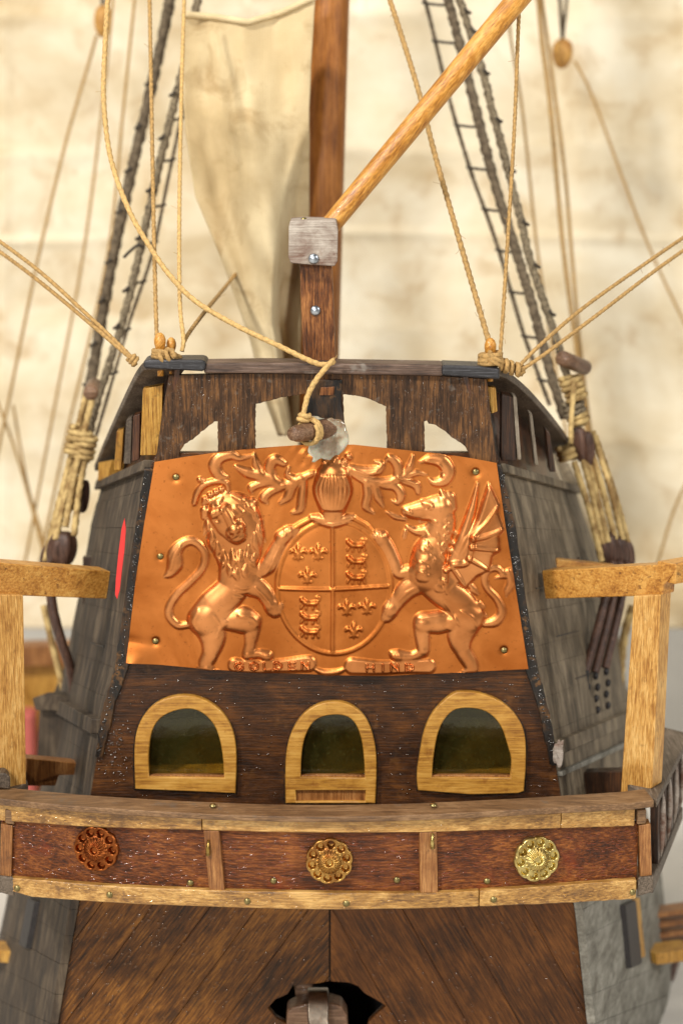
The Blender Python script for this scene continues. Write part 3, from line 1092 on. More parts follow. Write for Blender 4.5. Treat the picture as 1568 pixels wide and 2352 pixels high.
# ---- peg, glue ---------------------------------------------------------------
pa, pb = at(672, 997, -13), at(752, 984, -1)
V, F = tube_geo(smooth_path([pa, pa.lerp(pb, .5), pb + (pb - pa) * .1], 0.0008), 0.0025, 20, wob=0.05, rfun=lambda q: 0.78 + 0.3 * q if q > 0.05 else 0.66)
peg = mobj('peg', V, F, MAT['peg'], SHIP, True)
bm = bmesh.new()
bmesh.ops.create_icosphere(bm, subdivisions=5, radius=1.0)
c = at(742, 1002, -1.5)
for vv in bm.verts:
    d = vv.co.copy()
    k = 1 + 0.42 * mnoise.noise(d * 1.5 + Vector((3, 1, 2))) + 0.06 * mnoise.noise(d * 4.1)
    vv.co = Vector((d.x * 4.9 * k, d.y * 1.7 * k, d.z * (5.8 if d.z > 0 else 6.6) * k)) * MM + c
me = bpy.data.meshes.new('glue')
bm.to_mesh(me)
bm.free()
finish('glue', me, MAT['glue'], peg, True)

# ------------------------------------------------------------------ stern gallery
def gY(u):
    return -32 + 13.5 * ((u - 748) / 742.0) ** 2


LN = {
    'capback': [(-60, 1801), (0, 1808), (235, 1828), (480, 1838), (650, 1844), (784, 1844), (964, 1841), (1234, 1831), (1429, 1815), (1500, 1806)],
    'capfront': [(-60, 1828), (0, 1835), (150, 1851), (350, 1864), (500, 1872), (675, 1877), (784, 1877), (934, 1874), (1134, 1864), (1284, 1855), (1459, 1845), (1505, 1838)],
    'bandtop': [(-60, 1846), (0, 1852), (150, 1866), (350, 1879), (500, 1886), (675, 1891), (784, 1891), (934, 1888), (1134, 1879), (1284, 1871), (1459, 1862), (1505, 1856)],
    'bandbot': [(-60, 1880), (0, 1886), (200, 1901), (465, 1908), (700, 1914), (784, 1915), (1004, 1912), (1154, 1907), (1289, 1904), (1470, 1898)],
    'panelbot': [(0, 2014), (12, 2016), (250, 2036), (475, 2046), (784, 2053), (1004, 2052), (1154, 2044), (1284, 2034), (1469, 2021), (1500, 2018)],
    'lowbot': [(0, 2040), (15, 2046), (55, 2061), (250, 2076), (500, 2086), (784, 2092), (1034, 2087), (1284, 2077), (1459, 2067), (1500, 2056)],
}


def ln(k, u):
    return float(np.interp(u, [q[0] for q in LN[k]], [q[1] for q in LN[k]]))


def smln(k, u):
    return sum(ln(k, u + d) for d in (-60, -30, 0, 30, 60)) / 5 if 80 < u < 1420 else ln(k, u)


def gal_strip(name, u0, u1, ktop, kbot, proud, thick, mat, parent, n=24, bevel=0.3, dt=0, db=0, amp=0.0):
    """curved board along the gallery front; proud in mm towards the viewer."""
    V, F = [], []
    us = [u0 + (u1 - u0) * i / n for i in range(n + 1)]
    for u in us:
        y = gY(u) - proud
        a = at(u, smln(ktop, u) + dt + random.uniform(-amp, amp), y)
        b = at(u, smln(kbot, u) + db + random.uniform(-amp, amp), y)
        b.x = a.x
        V += [a, b, b + Vector((0, thick * MM, 0)), a + Vector((0, thick * MM, 0))]
    for k in range(n):
        for j in range(4):
            F.append((k * 4 + j, k * 4 + (j + 1) % 4, (k + 1) * 4 + (j + 1) % 4, (k + 1) * 4 + j))
    F += [(0, 1, 2, 3), tuple(n * 4 + j for j in (3, 2, 1, 0))]
    return mobj(name, V, F, mat, parent, False, bevel)


# the gallery floor carries everything
V, F = [], []
us = [-40 + 1540 * i / 24 for i in range(25)]
for u in us:
    a = at(u, smln('panelbot', u) + 6, gY(u) + 1.5)
    V += [a, Vector((a.x * 0.93, 0.006, a.z)), Vector((a.x * 0.93, 0.006, a.z - .002)), a + Vector((0, 0, -.002))]
for k in range(24):
    for j in range(4):
        F.append((k * 4 + j, k * 4 + (j + 1) % 4, (k + 1) * 4 + (j + 1) % 4, (k + 1) * 4 + j))
F += [(0, 1, 2, 3), tuple(24 * 4 + j for j in (3, 2, 1, 0))]
gal = mobj('stern_gallery', V, F, MAT['divider'], SHIP, False, 0.2)

for u0, u1 in ((8, 492), (488, 986), (982, 1466)):
    gal_strip('panel', u0, u1, 'bandbot', 'panelbot', 0.0, 1.6, MAT['mahogany'], gal, 14, 0.1, dt=-8, db=8)
for u0, u1 in ((-60, 463), (464, 1288), (1289, 1458)):
    gal_strip('upper_band', u0, u1, 'bandtop', 'bandbot', 1.3, 2.2, MAT['goldenX'], gal, 20, 0.3, amp=0.5, dt=-4)
for u0, u1 in ((18, 1100), (1101, 1462)):
    gal_strip('lower_band', u0, u1, 'panelbot', 'lowbot', 1.6, 3.0, MAT['goldenX'], gal, 20, 0.45, amp=0.6)
for (a, b, c_, d) in ((467, 503, 480, 516), (963, 1003, 965, 1006)):
    pts = [(a, smln('bandbot', a) + 0.5, gY(a) - 1.2), (b, smln('bandbot', b) + 0.5, gY(b) - 1.2), (d, smln('panelbot', d) + 1, gY(d) - 1.2), (c_, smln('panelbot', c_) + 1, gY(c_) - 1.2)]
    slab('divider', pts, 2.0, MAT['divider'], gal, 0.25)

# cap rail: follows front edge, overhangs 2.4 mm, about 8 mm deep
V, F = [], []
us = [-60 + (1502 + 60) * i / 30 for i in range(31)]
for u in us:
    y = gY(u) - 3.2
    a = at(u, smln('capfront', u), y)
    b = at(u, smln('bandtop', u) - 1, y)
    b.x = a.x
    back = at(u, smln('capback', u), y + 8.5)
    zb = a.z + 0.3 * (back.z - a.z)
    bk = Vector((a.x * 0.985, a.y + .0080, zb))
    V += [a, b, bk + Vector((0, 0, b.z - a.z)), bk]
for k in range(30):
    for j in range(4):
        F.append((k * 4 + j, k * 4 + (j + 1) % 4, (k + 1) * 4 + (j + 1) % 4, (k + 1) * 4 + j))
F += [(0, 1, 2, 3), tuple(30 * 4 + j for j in (3, 2, 1, 0))]
mobj('cap_rail', V, F, MAT['cap'], gal, False, 0.3)

# starboard and port returns of the gallery along the hull
for sg in (1, -1):
    def gp(u, v, Y):
        p = at(u, v, Y)
        if sg < 0:
            p.x = 2 * at(748, 1900, -17).x - p.x
        return p
    back = Vector((sg * .016, .052, 0.0))
    # corner post
    cp = [gp(1466, 1897, -20.2), gp(1494, 1893, -20.2), gp(1497, 2012, -20.2), gp(1470, 2017, -20.2)]
    prism('corner_post', cp, (0, .004, 0), MAT['divider'], gal, 0.25)
    prism('corner_block', [gp(1464, 2017, -21), gp(1500, 2013, -21), gp(1499, 2050, -21), (gp(1462, 2062, -21))], (sg * .002, .006, 0), MAT['railside'], gal, 0.4)
    prism('corner_block', [gp(1462, 1862, -20.5), gp(1484, 1860, -20.5), gp(1484, 1893, -20.5), gp(1462, 1896, -20.5)], (0, .004, 0), MAT['cap'], gal, 0.4)
    # side cap, a board going forward and outward
    a, b = gp(1440, 1816, -12), gp(1508, 1838, -19)
    a.z = b.z
    prism('side_cap', [b, a + Vector((0, .006, 0)), a + back, b + back + Vector((sg * .001, 0, 0))], (0, 0, -.0022), MAT['railside'], gal, 0.35)
    # side lower band
    b0 = gp(1500, 2022, -20)
    b1 = gp(1500, 2053, -20)
    prism('side_band', [b0, b0 + back, b1 + back, b1], (-sg * .003, .0008, 0), MAT['railside'], gal, 0.3)
    # side uprights and pierced white ornaments between them
    t0 = gp(1498, 1860, -19)
    l0 = gp(1498, 2022, -19)
    for k, f in enumerate((.18, .40, .62, .84)):
        p0, q0 = t0 + back * f, l0 + back * f
        w = back.normalized() * .0034
        prism('upright', [p0, p0 + w, q0 + w, q0], (-sg * .002, .0006, 0), MAT['dark'], gal, 0.2)
        m = p0.lerp(q0, .5) + back * 0.10
        V, F = lathe_geo([(.0005, -.009), (.0018, -.006), (.0027, 0), (.0018, .006), (.0005, .009)], m, (0, 0, 1), 12)
        for i, q in enumerate(V):
            V[i] = Vector((m.x + (q.x - m.x) * .45, q.y, q.z))
        mobj('ornament', V, F, MAT['blockgrey'], gal, True)

# rosettes
def rosette_mesh(R, seed):
    """pressed flower: ridged boss and ten dished petals with raised rims."""
    rr_ = random.Random(seed)
    NR, NT_ = 44, 200
    dep = [rr_.uniform(0.75, 1.25) for _ in range(10)]
    V, F = [], []
    for i in range(NR + 1):
        r = i / NR
        for k in range(NT_):
            th = 2 * math.pi * k / NT_
            pet = th * 10 / (2 * math.pi)
            phi = (pet % 1.0) - 0.5
            edge = 0.93 + 0.08 * math.sqrt(max(0.0, 1 - (2 * phi) ** 2))
            x = r * edge
            if x < 0.12:
                h = 1.75
            elif x < 0.17:
                h = 1.75 + (x - .12) / .05 * 0.9
            elif x < 0.54:
                q = (x - .17) / .37
                h = 2.75 - 1.35 * q * q + 0.22 * math.cos(20 * th) * min(1, q * 3) * (1 - q * .3)
            else:
                e = math.sqrt((phi * 2 * 1.02) ** 2 + ((x - .745) / .215) ** 2)
                w = max(0.0, min(1.0, (e - .5) / .32))
                w = w * w * (3 - 2 * w)
                h = 0.25 + (0.95 * w) * 1.0 - (1 - w) * 0.5 * (dep[int(pet) % 10] - .6)
                h += max(0.0, (0.60 - x) / .06) * 0.3
                h *= 1.15 - 0.35 * (x - .54)
            if i == NR:
                h = -0.3
            V.append(Vector((x * R * math.cos(th), -h * 0.001 * (R / .0056), x * R * math.sin(th))))
    for i in range(NR):
        for k in range(NT_):
            k2 = (k + 1) % NT_
            F.append((i * NT_ + k, i * NT_ + k2, (i + 1) * NT_ + k2, (i + 1) * NT_ + k))
    me = bpy.data.meshes.new('rosette')
    me.from_pydata([tuple(v) for v in V], [], F)
    bm = bmesh.new()
    bm.from_mesh(me)
    bmesh.ops.remove_doubles(bm, verts=bm.verts, dist=1e-7)
    bmesh.ops.recalc_face_normals(bm, faces=bm.faces)
    bm.to_mesh(me)
    bm.free()
    for p in me.polygons:
        p.use_smooth = True
    return me


for u, v_, mk, rt, lb in ((223, 1948, 'gold_red', .3, 'red-brown stained flower rosette'), (756, 1976, 'gold_mid', .1, 'half stained brass flower rosette'),
                          (1230, 1971, 'gold', .2, 'bright gilt flower rosette')):
    me = rosette_mesh(0.0057, u)
    me.materials.append(MAT[mk])
    o = bpy.data.objects.new('rosette', me)
    o.location = at(u, v_, gY(u) - 0.25)
    dy = 2 * 13.5 * (u - 748) / 742.0 ** 2
    o.rotation_euler = (math.radians(-3), rt, math.atan(dy * 9.2))
    link(o, gal)
    o['label'] = lb

for u, v_, pr in ((40, 2041, 1.6), (252, 2056, 1.6), (568, 2071, 1.6), (795, 2076, 1.6), (1133, 2067, 1.6), (1452, 2050, 1.6),
                  (437, 2029, .1), (628, 2024, .1), (911, 2022, .1), (1118, 2025, .1)):
    nail(u, v_, gY(u) - pr, gal)
for u, v_ in ((489, 1851), (995, 1850)):
    o = nail(u, v_, gY(u) + 1.0, gal)
    o.rotation_euler = (math.radians(-75), 0, 0)
# bent brass pins hammered into the dividers
for u, v_ in ((478, 1948), (993, 1932)):
    V, F = tube_geo([at(u + 1, v_ - 18, gY(u) - 1.4), at(u - 1, v_, gY(u) - 1.9), at(u, v_ + 16, gY(u) - 1.5)], 0.00045, 8, rfun=lambda q: 0.6 + 0.9 * q)
    mobj('pin', V, F, MAT['gold'], gal, True)

# ---- side hand rails over the gallery --------------------------------------------
rr = slab('hand_rail', [(1243, 1311, 14), (1552, 1295, -11), (1552, 1309, -11), (1523, 1345, -10), (1521, 1368, -10), (1251, 1376, 14)], 5.5, MAT['beam'], SHIP, 0.35)
pr_ = slab('rail_post', [(1454, 1369, -6.5), (1517, 1366, -11), (1512, 1480, -11), (1502, 1700, -11), (1496, 1812, -11), (1424, 1822, -6.5), (1436, 1646, -6.5), (1450, 1440, -6.5)], 6.0, MAT['goldenZ'], rr, 0.3)
a = at(1552, 1297, -11)
prism('return_rail', [a, a + Vector((-.004, .004, 0)), a + Vector((.030, .030, -.001)), a + Vector((.034, .026, -.001))], (0, 0, -.0050), MAT['beam'], rr, 0.3)
slab('cross_rail', [(1278, 1284, 34), (1420, 1300, 40), (1420, 1330, 40), (1278, 1330, 34)], 3, MAT['beam'], rr, 0.3)
rl = slab('hand_rail', [(-60, 1288, -14), (255, 1313, 12), (246, 1376, 12), (-60, 1365, -14)], 5.5, MAT['beam'], SHIP, 0.35)
slab('rail_post', [(-24, 1366, -12.5), (54, 1367, -6.8), (58, 1600, -6.8), (61, 1824, -6.8), (-20, 1816, -12.5)], 6.0, MAT['goldenZ'], rl, 0.3)
slab('post_block', [(-60, 1778, -17), (14, 1776, -15), (24, 1786, -15), (24, 1815, -15), (-60, 1805, -17)], 5, MAT['railside'], rl, 0.5)
# brackets of the side walkway
br = slab('walkway_bracket', [(60, 1742, 14), (188, 1754, 26), (186, 1780, 26), (136, 1782, 22), (128, 1806, 20), (60, 1806, 14)], 5, MAT['divider'], SHIP, 0.3)
slab('walkway_bracket', [(1326, 1776, 26), (1432, 1772, 16), (1432, 1830, 16), (1326, 1830, 26)], 5, MAT['dark'], SHIP, 0.3)
slab('channel_board', [(72, 1604, 62), (110, 1590, 62), (176, 1612, 52), (182, 1636, 52), (80, 1632, 62)], 9, MAT['greyL'], SHIP, 0.5)
slab('hull_rib', [(90, 1632, 66), (176, 1636, 56), (176, 1756, 56), (84, 1752, 66)], 3, MAT['greyL'], SHIP, 0.3)
slab('boarding_step', [(1506, 2192, 62), (1600, 2178, 70), (1600, 2206, 70), (1508, 2218, 62)], 8, MAT['ochre'], SHIP, 0.3)
for k in range(4):
    slab('boarding_step', [(1502, 2100 + 24 * k, 80), (1600, 2086 + 24 * k, 88), (1600, 2098 + 24 * k, 88), (1502, 2112 + 24 * k, 80)], 6, MAT['divider'], SHIP, 0.3)
slab('boarding_step', [(-60, 2178, 60), (24, 2186, 52), (22, 2214, 52), (-60, 2206, 60)], 8, MAT['ochre'], SHIP, 0.3)
V, F = rope_geo([(1600, 2120, 110), (1545, 2230, 100), (1505, 2420, 95)], 0.0011, 0)
mobj('anchor_stock', V, F, MAT['darkbrown'], SHIP, True)

# ------------------------------------------------------------------ copper plate with embossed coat of arms
def ZL(p):
    return [(264.6 + q[0] * .3187, 999.5 + q[1] * .3187) + tuple(x * .3187 for x in q[2:]) for q in p]


def ZR(p):
    return [(734.9 + q[0] * .3187, 999.5 + q[1] * .3187) + tuple(x * .3187 for x in q[2:]) for q in p]


NU, NV = 560, 330
TOPL = [(355, 1061), (430, 1048), (500, 1038), (600, 1028), (690, 1022), (812, 1021), (900, 1030), (1010, 1042), (1090, 1054), (1140, 1063)]
BOTL = [(288, 1521), (450, 1535), (600, 1545), (750, 1551), (900, 1552), (1050, 1546), (1130, 1542), (1214, 1537)]
gt = np.linspace(0, 1, NV)[:, None] * np.ones((1, NU))
gs = np.ones((NV, 1)) * np.linspace(0, 1, NU)[None, :]
lx = np.interp(gt, [0, .3, .6, 1], [355, 332, 311, 290])
rx = np.interp(gt, [0, .3, .6, 1], [1140, 1160, 1183, 1213])
U = lx * (1 - gs) + rx * gs
Tt = np.interp(np.interp(gs, [0, 1], [355, 1140]), [q[0] for q in TOPL], [q[1] for q in TOPL])
Tb = np.interp(np.interp(gs, [0, 1], [288, 1214]), [q[0] for q in BOTL], [q[1] for q in BOTL])
Vv = Tt * (1 - gt) + Tb * gt
Hh = np.zeros_like(U)                     # relief height, mm
TAGS = ['coat_of_arms_plate', 'lion', 'dragon', 'shield', 'helmet', 'mantling', 'name_scroll', 'name_scroll2']
Lab = np.zeros(U.shape, int)
Best = np.zeros_like(U)


def spline3(P):
    if len(P) < 3:
        return P
    P = [np.array(p, float) for p in P]
    Q = [2 * P[0] - P[1]] + P + [2 * P[-1] - P[-2]]
    out = []
    for i in range(1, len(Q) - 2):
        a, b, c_, d = Q[i - 1:i + 3]
        k = max(2, int(np.hypot(*(c_ - b)[:2]) / 5))
        for j in range(k):
            t_ = j / k
            q = 0.5 * (2 * b + (c_ - a) * t_ + (2 * a - 5 * b + 4 * c_ - d) * t_ ** 2 + (3 * b - a - 3 * c_ + d) * t_ ** 3)
            q[2] = max(b[2] + (c_[2] - b[2]) * t_, 0.5)
            out.append(tuple(q))
    out.append(tuple(P[-1]))
    return out


def stroke(pts, label, hk=0.62, hp=0.72, add=False, hmax=None, p=3.0, flat=False):
    """tapered tube along (u, v, r) pixels embossed into the sheet."""
    global Hh
    loc = np.zeros_like(U)
    pts = spline3(pts)
    for (x0, y0, r0), (x1, y1, r1) in zip(pts[:-1], pts[1:]):
        rm = max(r0, r1) + 1
        m = (U > min(x0, x1) - rm) & (U < max(x0, x1) + rm) & (Vv > min(y0, y1) - rm) & (Vv < max(y0, y1) + rm)
        if not m.any():
            continue
        uu, vv = U[m], Vv[m]
        dx, dy = x1 - x0, y1 - y0
        L2 = dx * dx + dy * dy + 1e-9
        t = np.clip(((uu - x0) * dx + (vv - y0) * dy) / L2, 0, 1)
        d = np.hypot(uu - (x0 + t * dx), vv - (y0 + t * dy))
        r = r0 + (r1 - r0) * t
        q = np.clip(1 - (d / np.maximum(r, .3)) ** 2, 0, 1)
        top = hk * (r * .1084) ** hp
        if hmax:
            top = np.minimum(top, hmax)
        h = top * (np.sqrt(np.clip(q * 2.6, 0, 1)) if flat else np.sqrt(q))
        loc[m] = np.maximum(loc[m], h)
    li = TAGS.index(label)
    if add:
        Hh = Hh + np.where(Hh > 0.05, loc, loc)
        win = (loc > 0.02) & (Lab == 0)
        Lab[win] = li
    else:
        win = (loc > 0.02) & (loc >= Best)
        Lab[win] = li
        np.maximum(Best, loc, out=Best)
        neg = np.minimum(Hh, 0)
        Hh = np.where(loc > 0, (np.maximum(Hh, 0) ** p + loc ** p) ** (1 / p), Hh)


def dent(u, v, r, depth):
    global Hh
    d = np.hypot(U - u, Vv - v)
    Hh = np.where(Hh > 0.05, Hh - depth * np.exp(-(d / r) ** 2 * 2), Hh)


def inpoly(poly):
    ins = np.zeros(U.shape, bool)
    n = len(poly)
    for i in range(n):
        x0, y0 = poly[i]
        x1, y1 = poly[(i + 1) % n]
        c_ = ((y0 > Vv) != (y1 > Vv)) & (U < (x1 - x0) * (Vv - y0) / (y1 - y0 + 1e-12) + x0)
        ins ^= c_
    return ins


def blur(a, n=1):
    for _ in range(n):
        a = (a + np.roll(a, 1, 0) + np.roll(a, -1, 0)) / 3
        a = (a + np.roll(a, 1, 1) + np.roll(a, -1, 1)) / 3
    return a


# --- shield
th = np.linspace(0, 2 * math.pi, 60)
ring = [(767 + 131 * math.cos(a), 1350 + 153 * math.sin(a) * (1.0 if math.sin(a) > 0 else 1.0) - 2, 5.2) for a in th]
inner = ((U - 767) / 129) ** 2 + ((Vv - 1348) / 151) ** 2
m = inner < 1
Hh[m] += 1.0 * np.sqrt(1 - inner[m]) * 0.9
Lab[m] = TAGS.index('shield')
Best[m] = 0.0
sh0 = Hh.copy()
Hh = np.zeros_like(U)
stroke(ring, 'shield', 0.75)
ring2 = [(640 + 6 * math.sin(a), 1350 - 110 * a / 1.5, 4) for a in np.linspace(-.2, 1.1, 8)]
stroke([(763, 1205, 3.6), (764, 1350, 4.2), (763, 1500, 3.6)], 'shield', 1.1)
stroke([(640, 1350, 3.4), (764, 1352, 4.0), (893, 1346, 3.4)], 'shield', 1.1)


def fleur(cx, cy, s):
    f = lambda L: [(cx + a * s, cy + b * s, r * s) for a, b, r in L]
    stroke(f([(0, -19, 2.0), (0, -9, 5.0), (0, 0, 3.4), (0, 12, 3.2), (0, 18, 1.5)]), 'shield', 1.35)
    for k in (-1, 1):
        stroke(f([(k * 2, 3, 3), (k * 8, -3, 3.4), (k * 14, -5, 4.2), (k * 19, 0, 2.6)]), 'shield', 1.35)
        stroke(f([(k * 2, 7, 2.6), (k * 7, 12, 3.0), (k * 10, 14, 1.8)]), 'shield', 1.2)
    stroke(f([(-7, 4, 2.2), (7, 4, 2.2)]), 'shield', 1.35)


for cx, cy in ((685, 1268), (731, 1268), (706, 1322), (796, 1396), (842, 1394), (812, 1448)):
    fleur(cx, cy, 1.0)


def passant(cx, cy):
    f = lambda L: [(cx + a, cy + b, r) for a, b, r in L]
    stroke(f([(-18, -9, 5.5), (-14, -6, 5)]), 'shield', 1.4)
    stroke(f([(-12, -2, 5.5), (0, 0, 4.2), (13, -1, 5.5)]), 'shield', 1.4)
    for k in ((-17, 4, -21, 11), (-9, 4, -9, 13), (8, 4, 6, 13), (17, 3, 19, 12)):
        stroke(f([(k[0], k[1], 3.0), (k[2], k[3], 2.6)]), 'shield', 1.35)
    stroke(f([(16, -4, 2.2), (22, -9, 2.2), (19, -15, 2.4), (13, -13, 2)]), 'shield', 1.35)


for cx, cy in ((818, 1252), (819, 1289), (818, 1326), (712, 1384), (712, 1418), (712, 1451)):
    passant(cx, cy)
dome = np.where(m, 0.9 * np.sqrt(np.clip(1 - inner, 0, 1)), 0)

# --- lion
S = lambda pts, lab='lion', **k: stroke(ZL(pts), lab, **k)
S([(890, 950, 140), (845, 1100, 112), (720, 1230, 122), (630, 1330, 112)])
S([(640, 1330, 112), (700, 1440, 98), (690, 1560, 60), (655, 1640, 52), (665, 1690, 46)])
S([(655, 1690, 42), (610, 1680, 22)])
S([(790, 1340, 60), (920, 1330, 98), (985, 1340, 70)])
S([(985, 1370, 66), (975, 1490, 42), (955, 1575, 40)])
S([(950, 1590, 34), (1030, 1575, 32), (1095, 1592, 44)])
S([(785, 1345, 38), (770, 1380, 25)], hk=0.9)
S([(850, 610, 200), (868, 720, 205), (885, 860, 160), (890, 970, 115)], hk=0.42)
S([(1040, 985, 48), (1105, 930, 62), (1160, 820, 52), (1210, 740, 50)])
S([(1205, 735, 56), (1255, 700, 50), (1300, 680, 28)])
S([(950, 1060, 92), (1060, 1120, 66), (1120, 1210, 54)])
S([(1125, 1230, 56), (1150, 1265, 50), (1188, 1222, 26)])
S([(520, 1370, 24), (450, 1372, 28), (392, 1310, 30), (392, 1235, 30), (450, 1145, 29), (545, 1055, 28), (625, 965, 28), (648, 870, 28), (615, 800, 30), (550, 762, 32),
   (480, 785, 36), (432, 850, 50), (430, 930, 58), (395, 995, 34), (352, 1022, 8)])
S([(470, 800, 14), (420, 880, 16), (400, 960, 14)], add=True, hk=.35)
# mane locks
lock_r = random.Random(5)
for x0, y0, x1, y1 in ((655, 610, 636, 720), (690, 680, 680, 800), (735, 770, 716, 890), (780, 830, 770, 950), (845, 820, 838, 960), (905, 830, 915, 970), (965, 790, 985, 940),
                       (1010, 700, 1042, 860), (1045, 610, 1080, 770), (1010, 520, 1068, 640), (950, 460, 1020, 560), (850, 432, 940, 480), (770, 450, 680, 500), (700, 505, 640, 590),
                       (740, 880, 762, 980), (815, 930, 822, 1020), (880, 950, 890, 1040), (945, 930, 950, 1030), (1010, 850, 1020, 960), (660, 740, 690, 850)):
    mx, my = (x0 + x1) / 2 + (14 if x0 < 860 else -14), (y0 + y1) / 2
    S([(x0, y0, 12), (mx, my, 27), (x1, y1, 5)], add=True, hk=.55)
# face
S([(770, 570, 92), (820, 630, 100), (865, 690, 80)], add=True, hk=0.40)
S([(790, 520, 34), (835, 600, 36), (862, 660, 42)], add=True, hk=0.5)
S([(840, 690, 40), (900, 660, 42)], add=True, hk=0.55)
S([(880, 735, 44), (915, 725, 36)], add=True, hk=0.5)
S([(700, 560, 34), (760, 530, 26)], add=True, hk=0.45)
S([(870, 520, 28), (910, 550, 26)], add=True, hk=0.45)
for x, y, r, d in ((878, 592, 24, .55), (740, 600, 24, .5), (845, 708, 20, .35), (905, 700, 18, .3)):
    p_ = ZL([(x, y)])[0]
    dent(p_[0], p_[1], r * .3187, d)
S([(650, 545, 38), (640, 590, 22)], hk=.8)
S([(985, 490, 40), (1000, 540, 26)], hk=.8)
# belly ribs
for y in (1090, 1125, 1160):
    S([(860, y - 10, 8), (930, y + 6, 10), (970, y - 4, 6)], add=True, hk=.3)
S([(600, 1250, 10), (560, 1330, 12), (590, 1400, 8)], add=True, hk=.35)
S([(720, 1290, 8), (760, 1370, 10), (740, 1450, 8)], add=True, hk=.35)
S([(900, 1290, 18), (1000, 1310, 20), (1030, 1370, 10)], add=True, hk=.35)
S([(1080, 1010, 8), (1140, 900, 12), (1190, 800, 8)], add=True, hk=.4)
S([(1010, 1090, 8), (1080, 1160, 11), (1130, 1230, 7)], add=True, hk=.4)
for dx in (-22, 0, 20):
    S([(1240 + dx, 660, 6), (1250 + dx, 700, 9), (1244 + dx, 730, 5)], add=True, hk=.5)
    S([(1080 + dx, 1575, 5), (1092 + dx, 1600, 9), (1090 + dx, 1620, 4)], add=True, hk=.5)
# crown
S([(570, 492, 18), (595, 410, 24), (650, 352, 24), (735, 330, 24), (800, 345, 22), (812, 385, 16)], hk=.9)
S([(612, 318, 22), (640, 330, 16)], hk=.9)
S([(640, 490, 18), (720, 462, 20), (815, 405, 16)], hk=.8)
for x, y in ((648, 462), (685, 432), (725, 412), (765, 392)):
    S([(x, y, 24), (x + 4, y + 3, 20)], hk=.95)

# --- dragon
S = lambda pts, lab='dragon', **k: stroke(ZR(pts), lab, **k)
S([(870, 540, 92), (880, 640, 92), (850, 740, 92), (790, 860, 125), (770, 980, 135)])
S([(770, 980, 135), (860, 1100, 116), (1000, 1210, 112), (1075, 1310, 112)])
S([(1060, 1330, 112), (1010, 1440, 96), (1025, 1545, 60), (1080, 1640, 54), (1090, 1690, 48), (1045, 1715, 26)])
S([(960, 1330, 70), (850, 1345, 84), (745, 1345, 74)])
S([(735, 1370, 66), (735, 1450, 54), (745, 1540, 44)])
S([(740, 1560, 40), (660, 1595, 36), (560, 1590, 48), (515, 1570, 22)])
S([(950, 1330, 40), (935, 1380, 34)], hk=1.0)
S([(640, 985, 52), (565, 990, 42), (540, 920, 46), (490, 810, 48), (440, 740, 52)])
S([(445, 735, 52), (400, 720, 34), (375, 735, 14)])
S([(430, 770, 30), (470, 720, 20)])
S([(750, 1040, 86), (640, 1100, 74), (565, 1180, 60), (505, 1255, 58)])
S([(505, 1265, 58), (480, 1310, 42), (460, 1330, 20)])
# head
S([(850, 530, 98), (760, 538, 74), (680, 548, 58), (628, 550, 44)])
S([(845, 655, 72), (770, 690, 44), (695, 692, 32), (632, 665, 18)])
S([(615, 690, 12), (605, 735, 14), (600, 748, 5)])
S([(610, 605, 18), (540, 588, 22), (495, 560, 14), (468, 550, 5)], hk=.7)
S([(790, 505, 30), (750, 480, 22), (730, 470, 12)], add=True, hk=.4)
S([(870, 395, 8), (885, 430, 28), (905, 500, 42), (900, 540, 26)], hk=.9)
S([(930, 450, 46), (945, 520, 40)])
S([(635, 555, 24), (655, 575, 18)], add=True, hk=.5)
S([(720, 620, 14), (780, 600, 18), (830, 620, 14)], add=True, hk=.4)
for x, y, r, d in ((772, 512, 20, .5), (632, 556, 10, .3), (690, 650, 26, .55), (740, 640, 20, .45)):
    p_ = ZR([(x, y)])[0]
    dent(p_[0], p_[1], r * .3187, d)
for x, y in ((955, 600), (962, 690), (955, 770), (965, 840), (1120, 1130), (1165, 1225), (1180, 1290), (1110, 1100)):
    S([(x - 24, y - 14, 24), (x + 12, y + 14, 12)], hk=.7)
S([(1010, 1260, 10), (1090, 1300, 14), (1130, 1380, 8)], add=True, hk=.35)
S([(900, 1200, 8), (960, 1290, 12), (1000, 1360, 8)], add=True, hk=.35)
S([(700, 1310, 10), (780, 1300, 18), (880, 1290, 10)], add=True, hk=.35)
S([(560, 1190, 8), (620, 1130, 12), (690, 1090, 8)], add=True, hk=.4)
for k in range(5):
    S([(930 - 6 * k, 570 + 60 * k, 8), (905 - 8 * k, 610 + 60 * k, 14), (930 - 8 * k, 640 + 60 * k, 6)], add=True, hk=.45)
for dx in (-26, 0, 24):
    S([(545 + dx, 1570, 5), (552 + dx, 1595, 10), (550 + dx, 1620, 4)], add=True, hk=.5)
    S([(415 + dx, 700, 5), (422 + dx, 730, 10), (425 + dx, 755, 4)], add=True, hk=.5)
# chest scales
for x, y, r in ((740, 860, 60), (730, 940, 50), (760, 800, 40), (740, 1000, 46), (860, 1090, 34), (880, 1040, 26)):
    S([(x - 10, y, r), (x + 14, y + 8, r * .8)], add=True, hk=.3)
for k in range(10):
    x, y = lock_r.uniform(760, 930), lock_r.uniform(640, 880)
    S([(x, y, 10), (x + 10, y + 26, 14), (x + 4, y + 46, 5)], add=True, hk=.32)
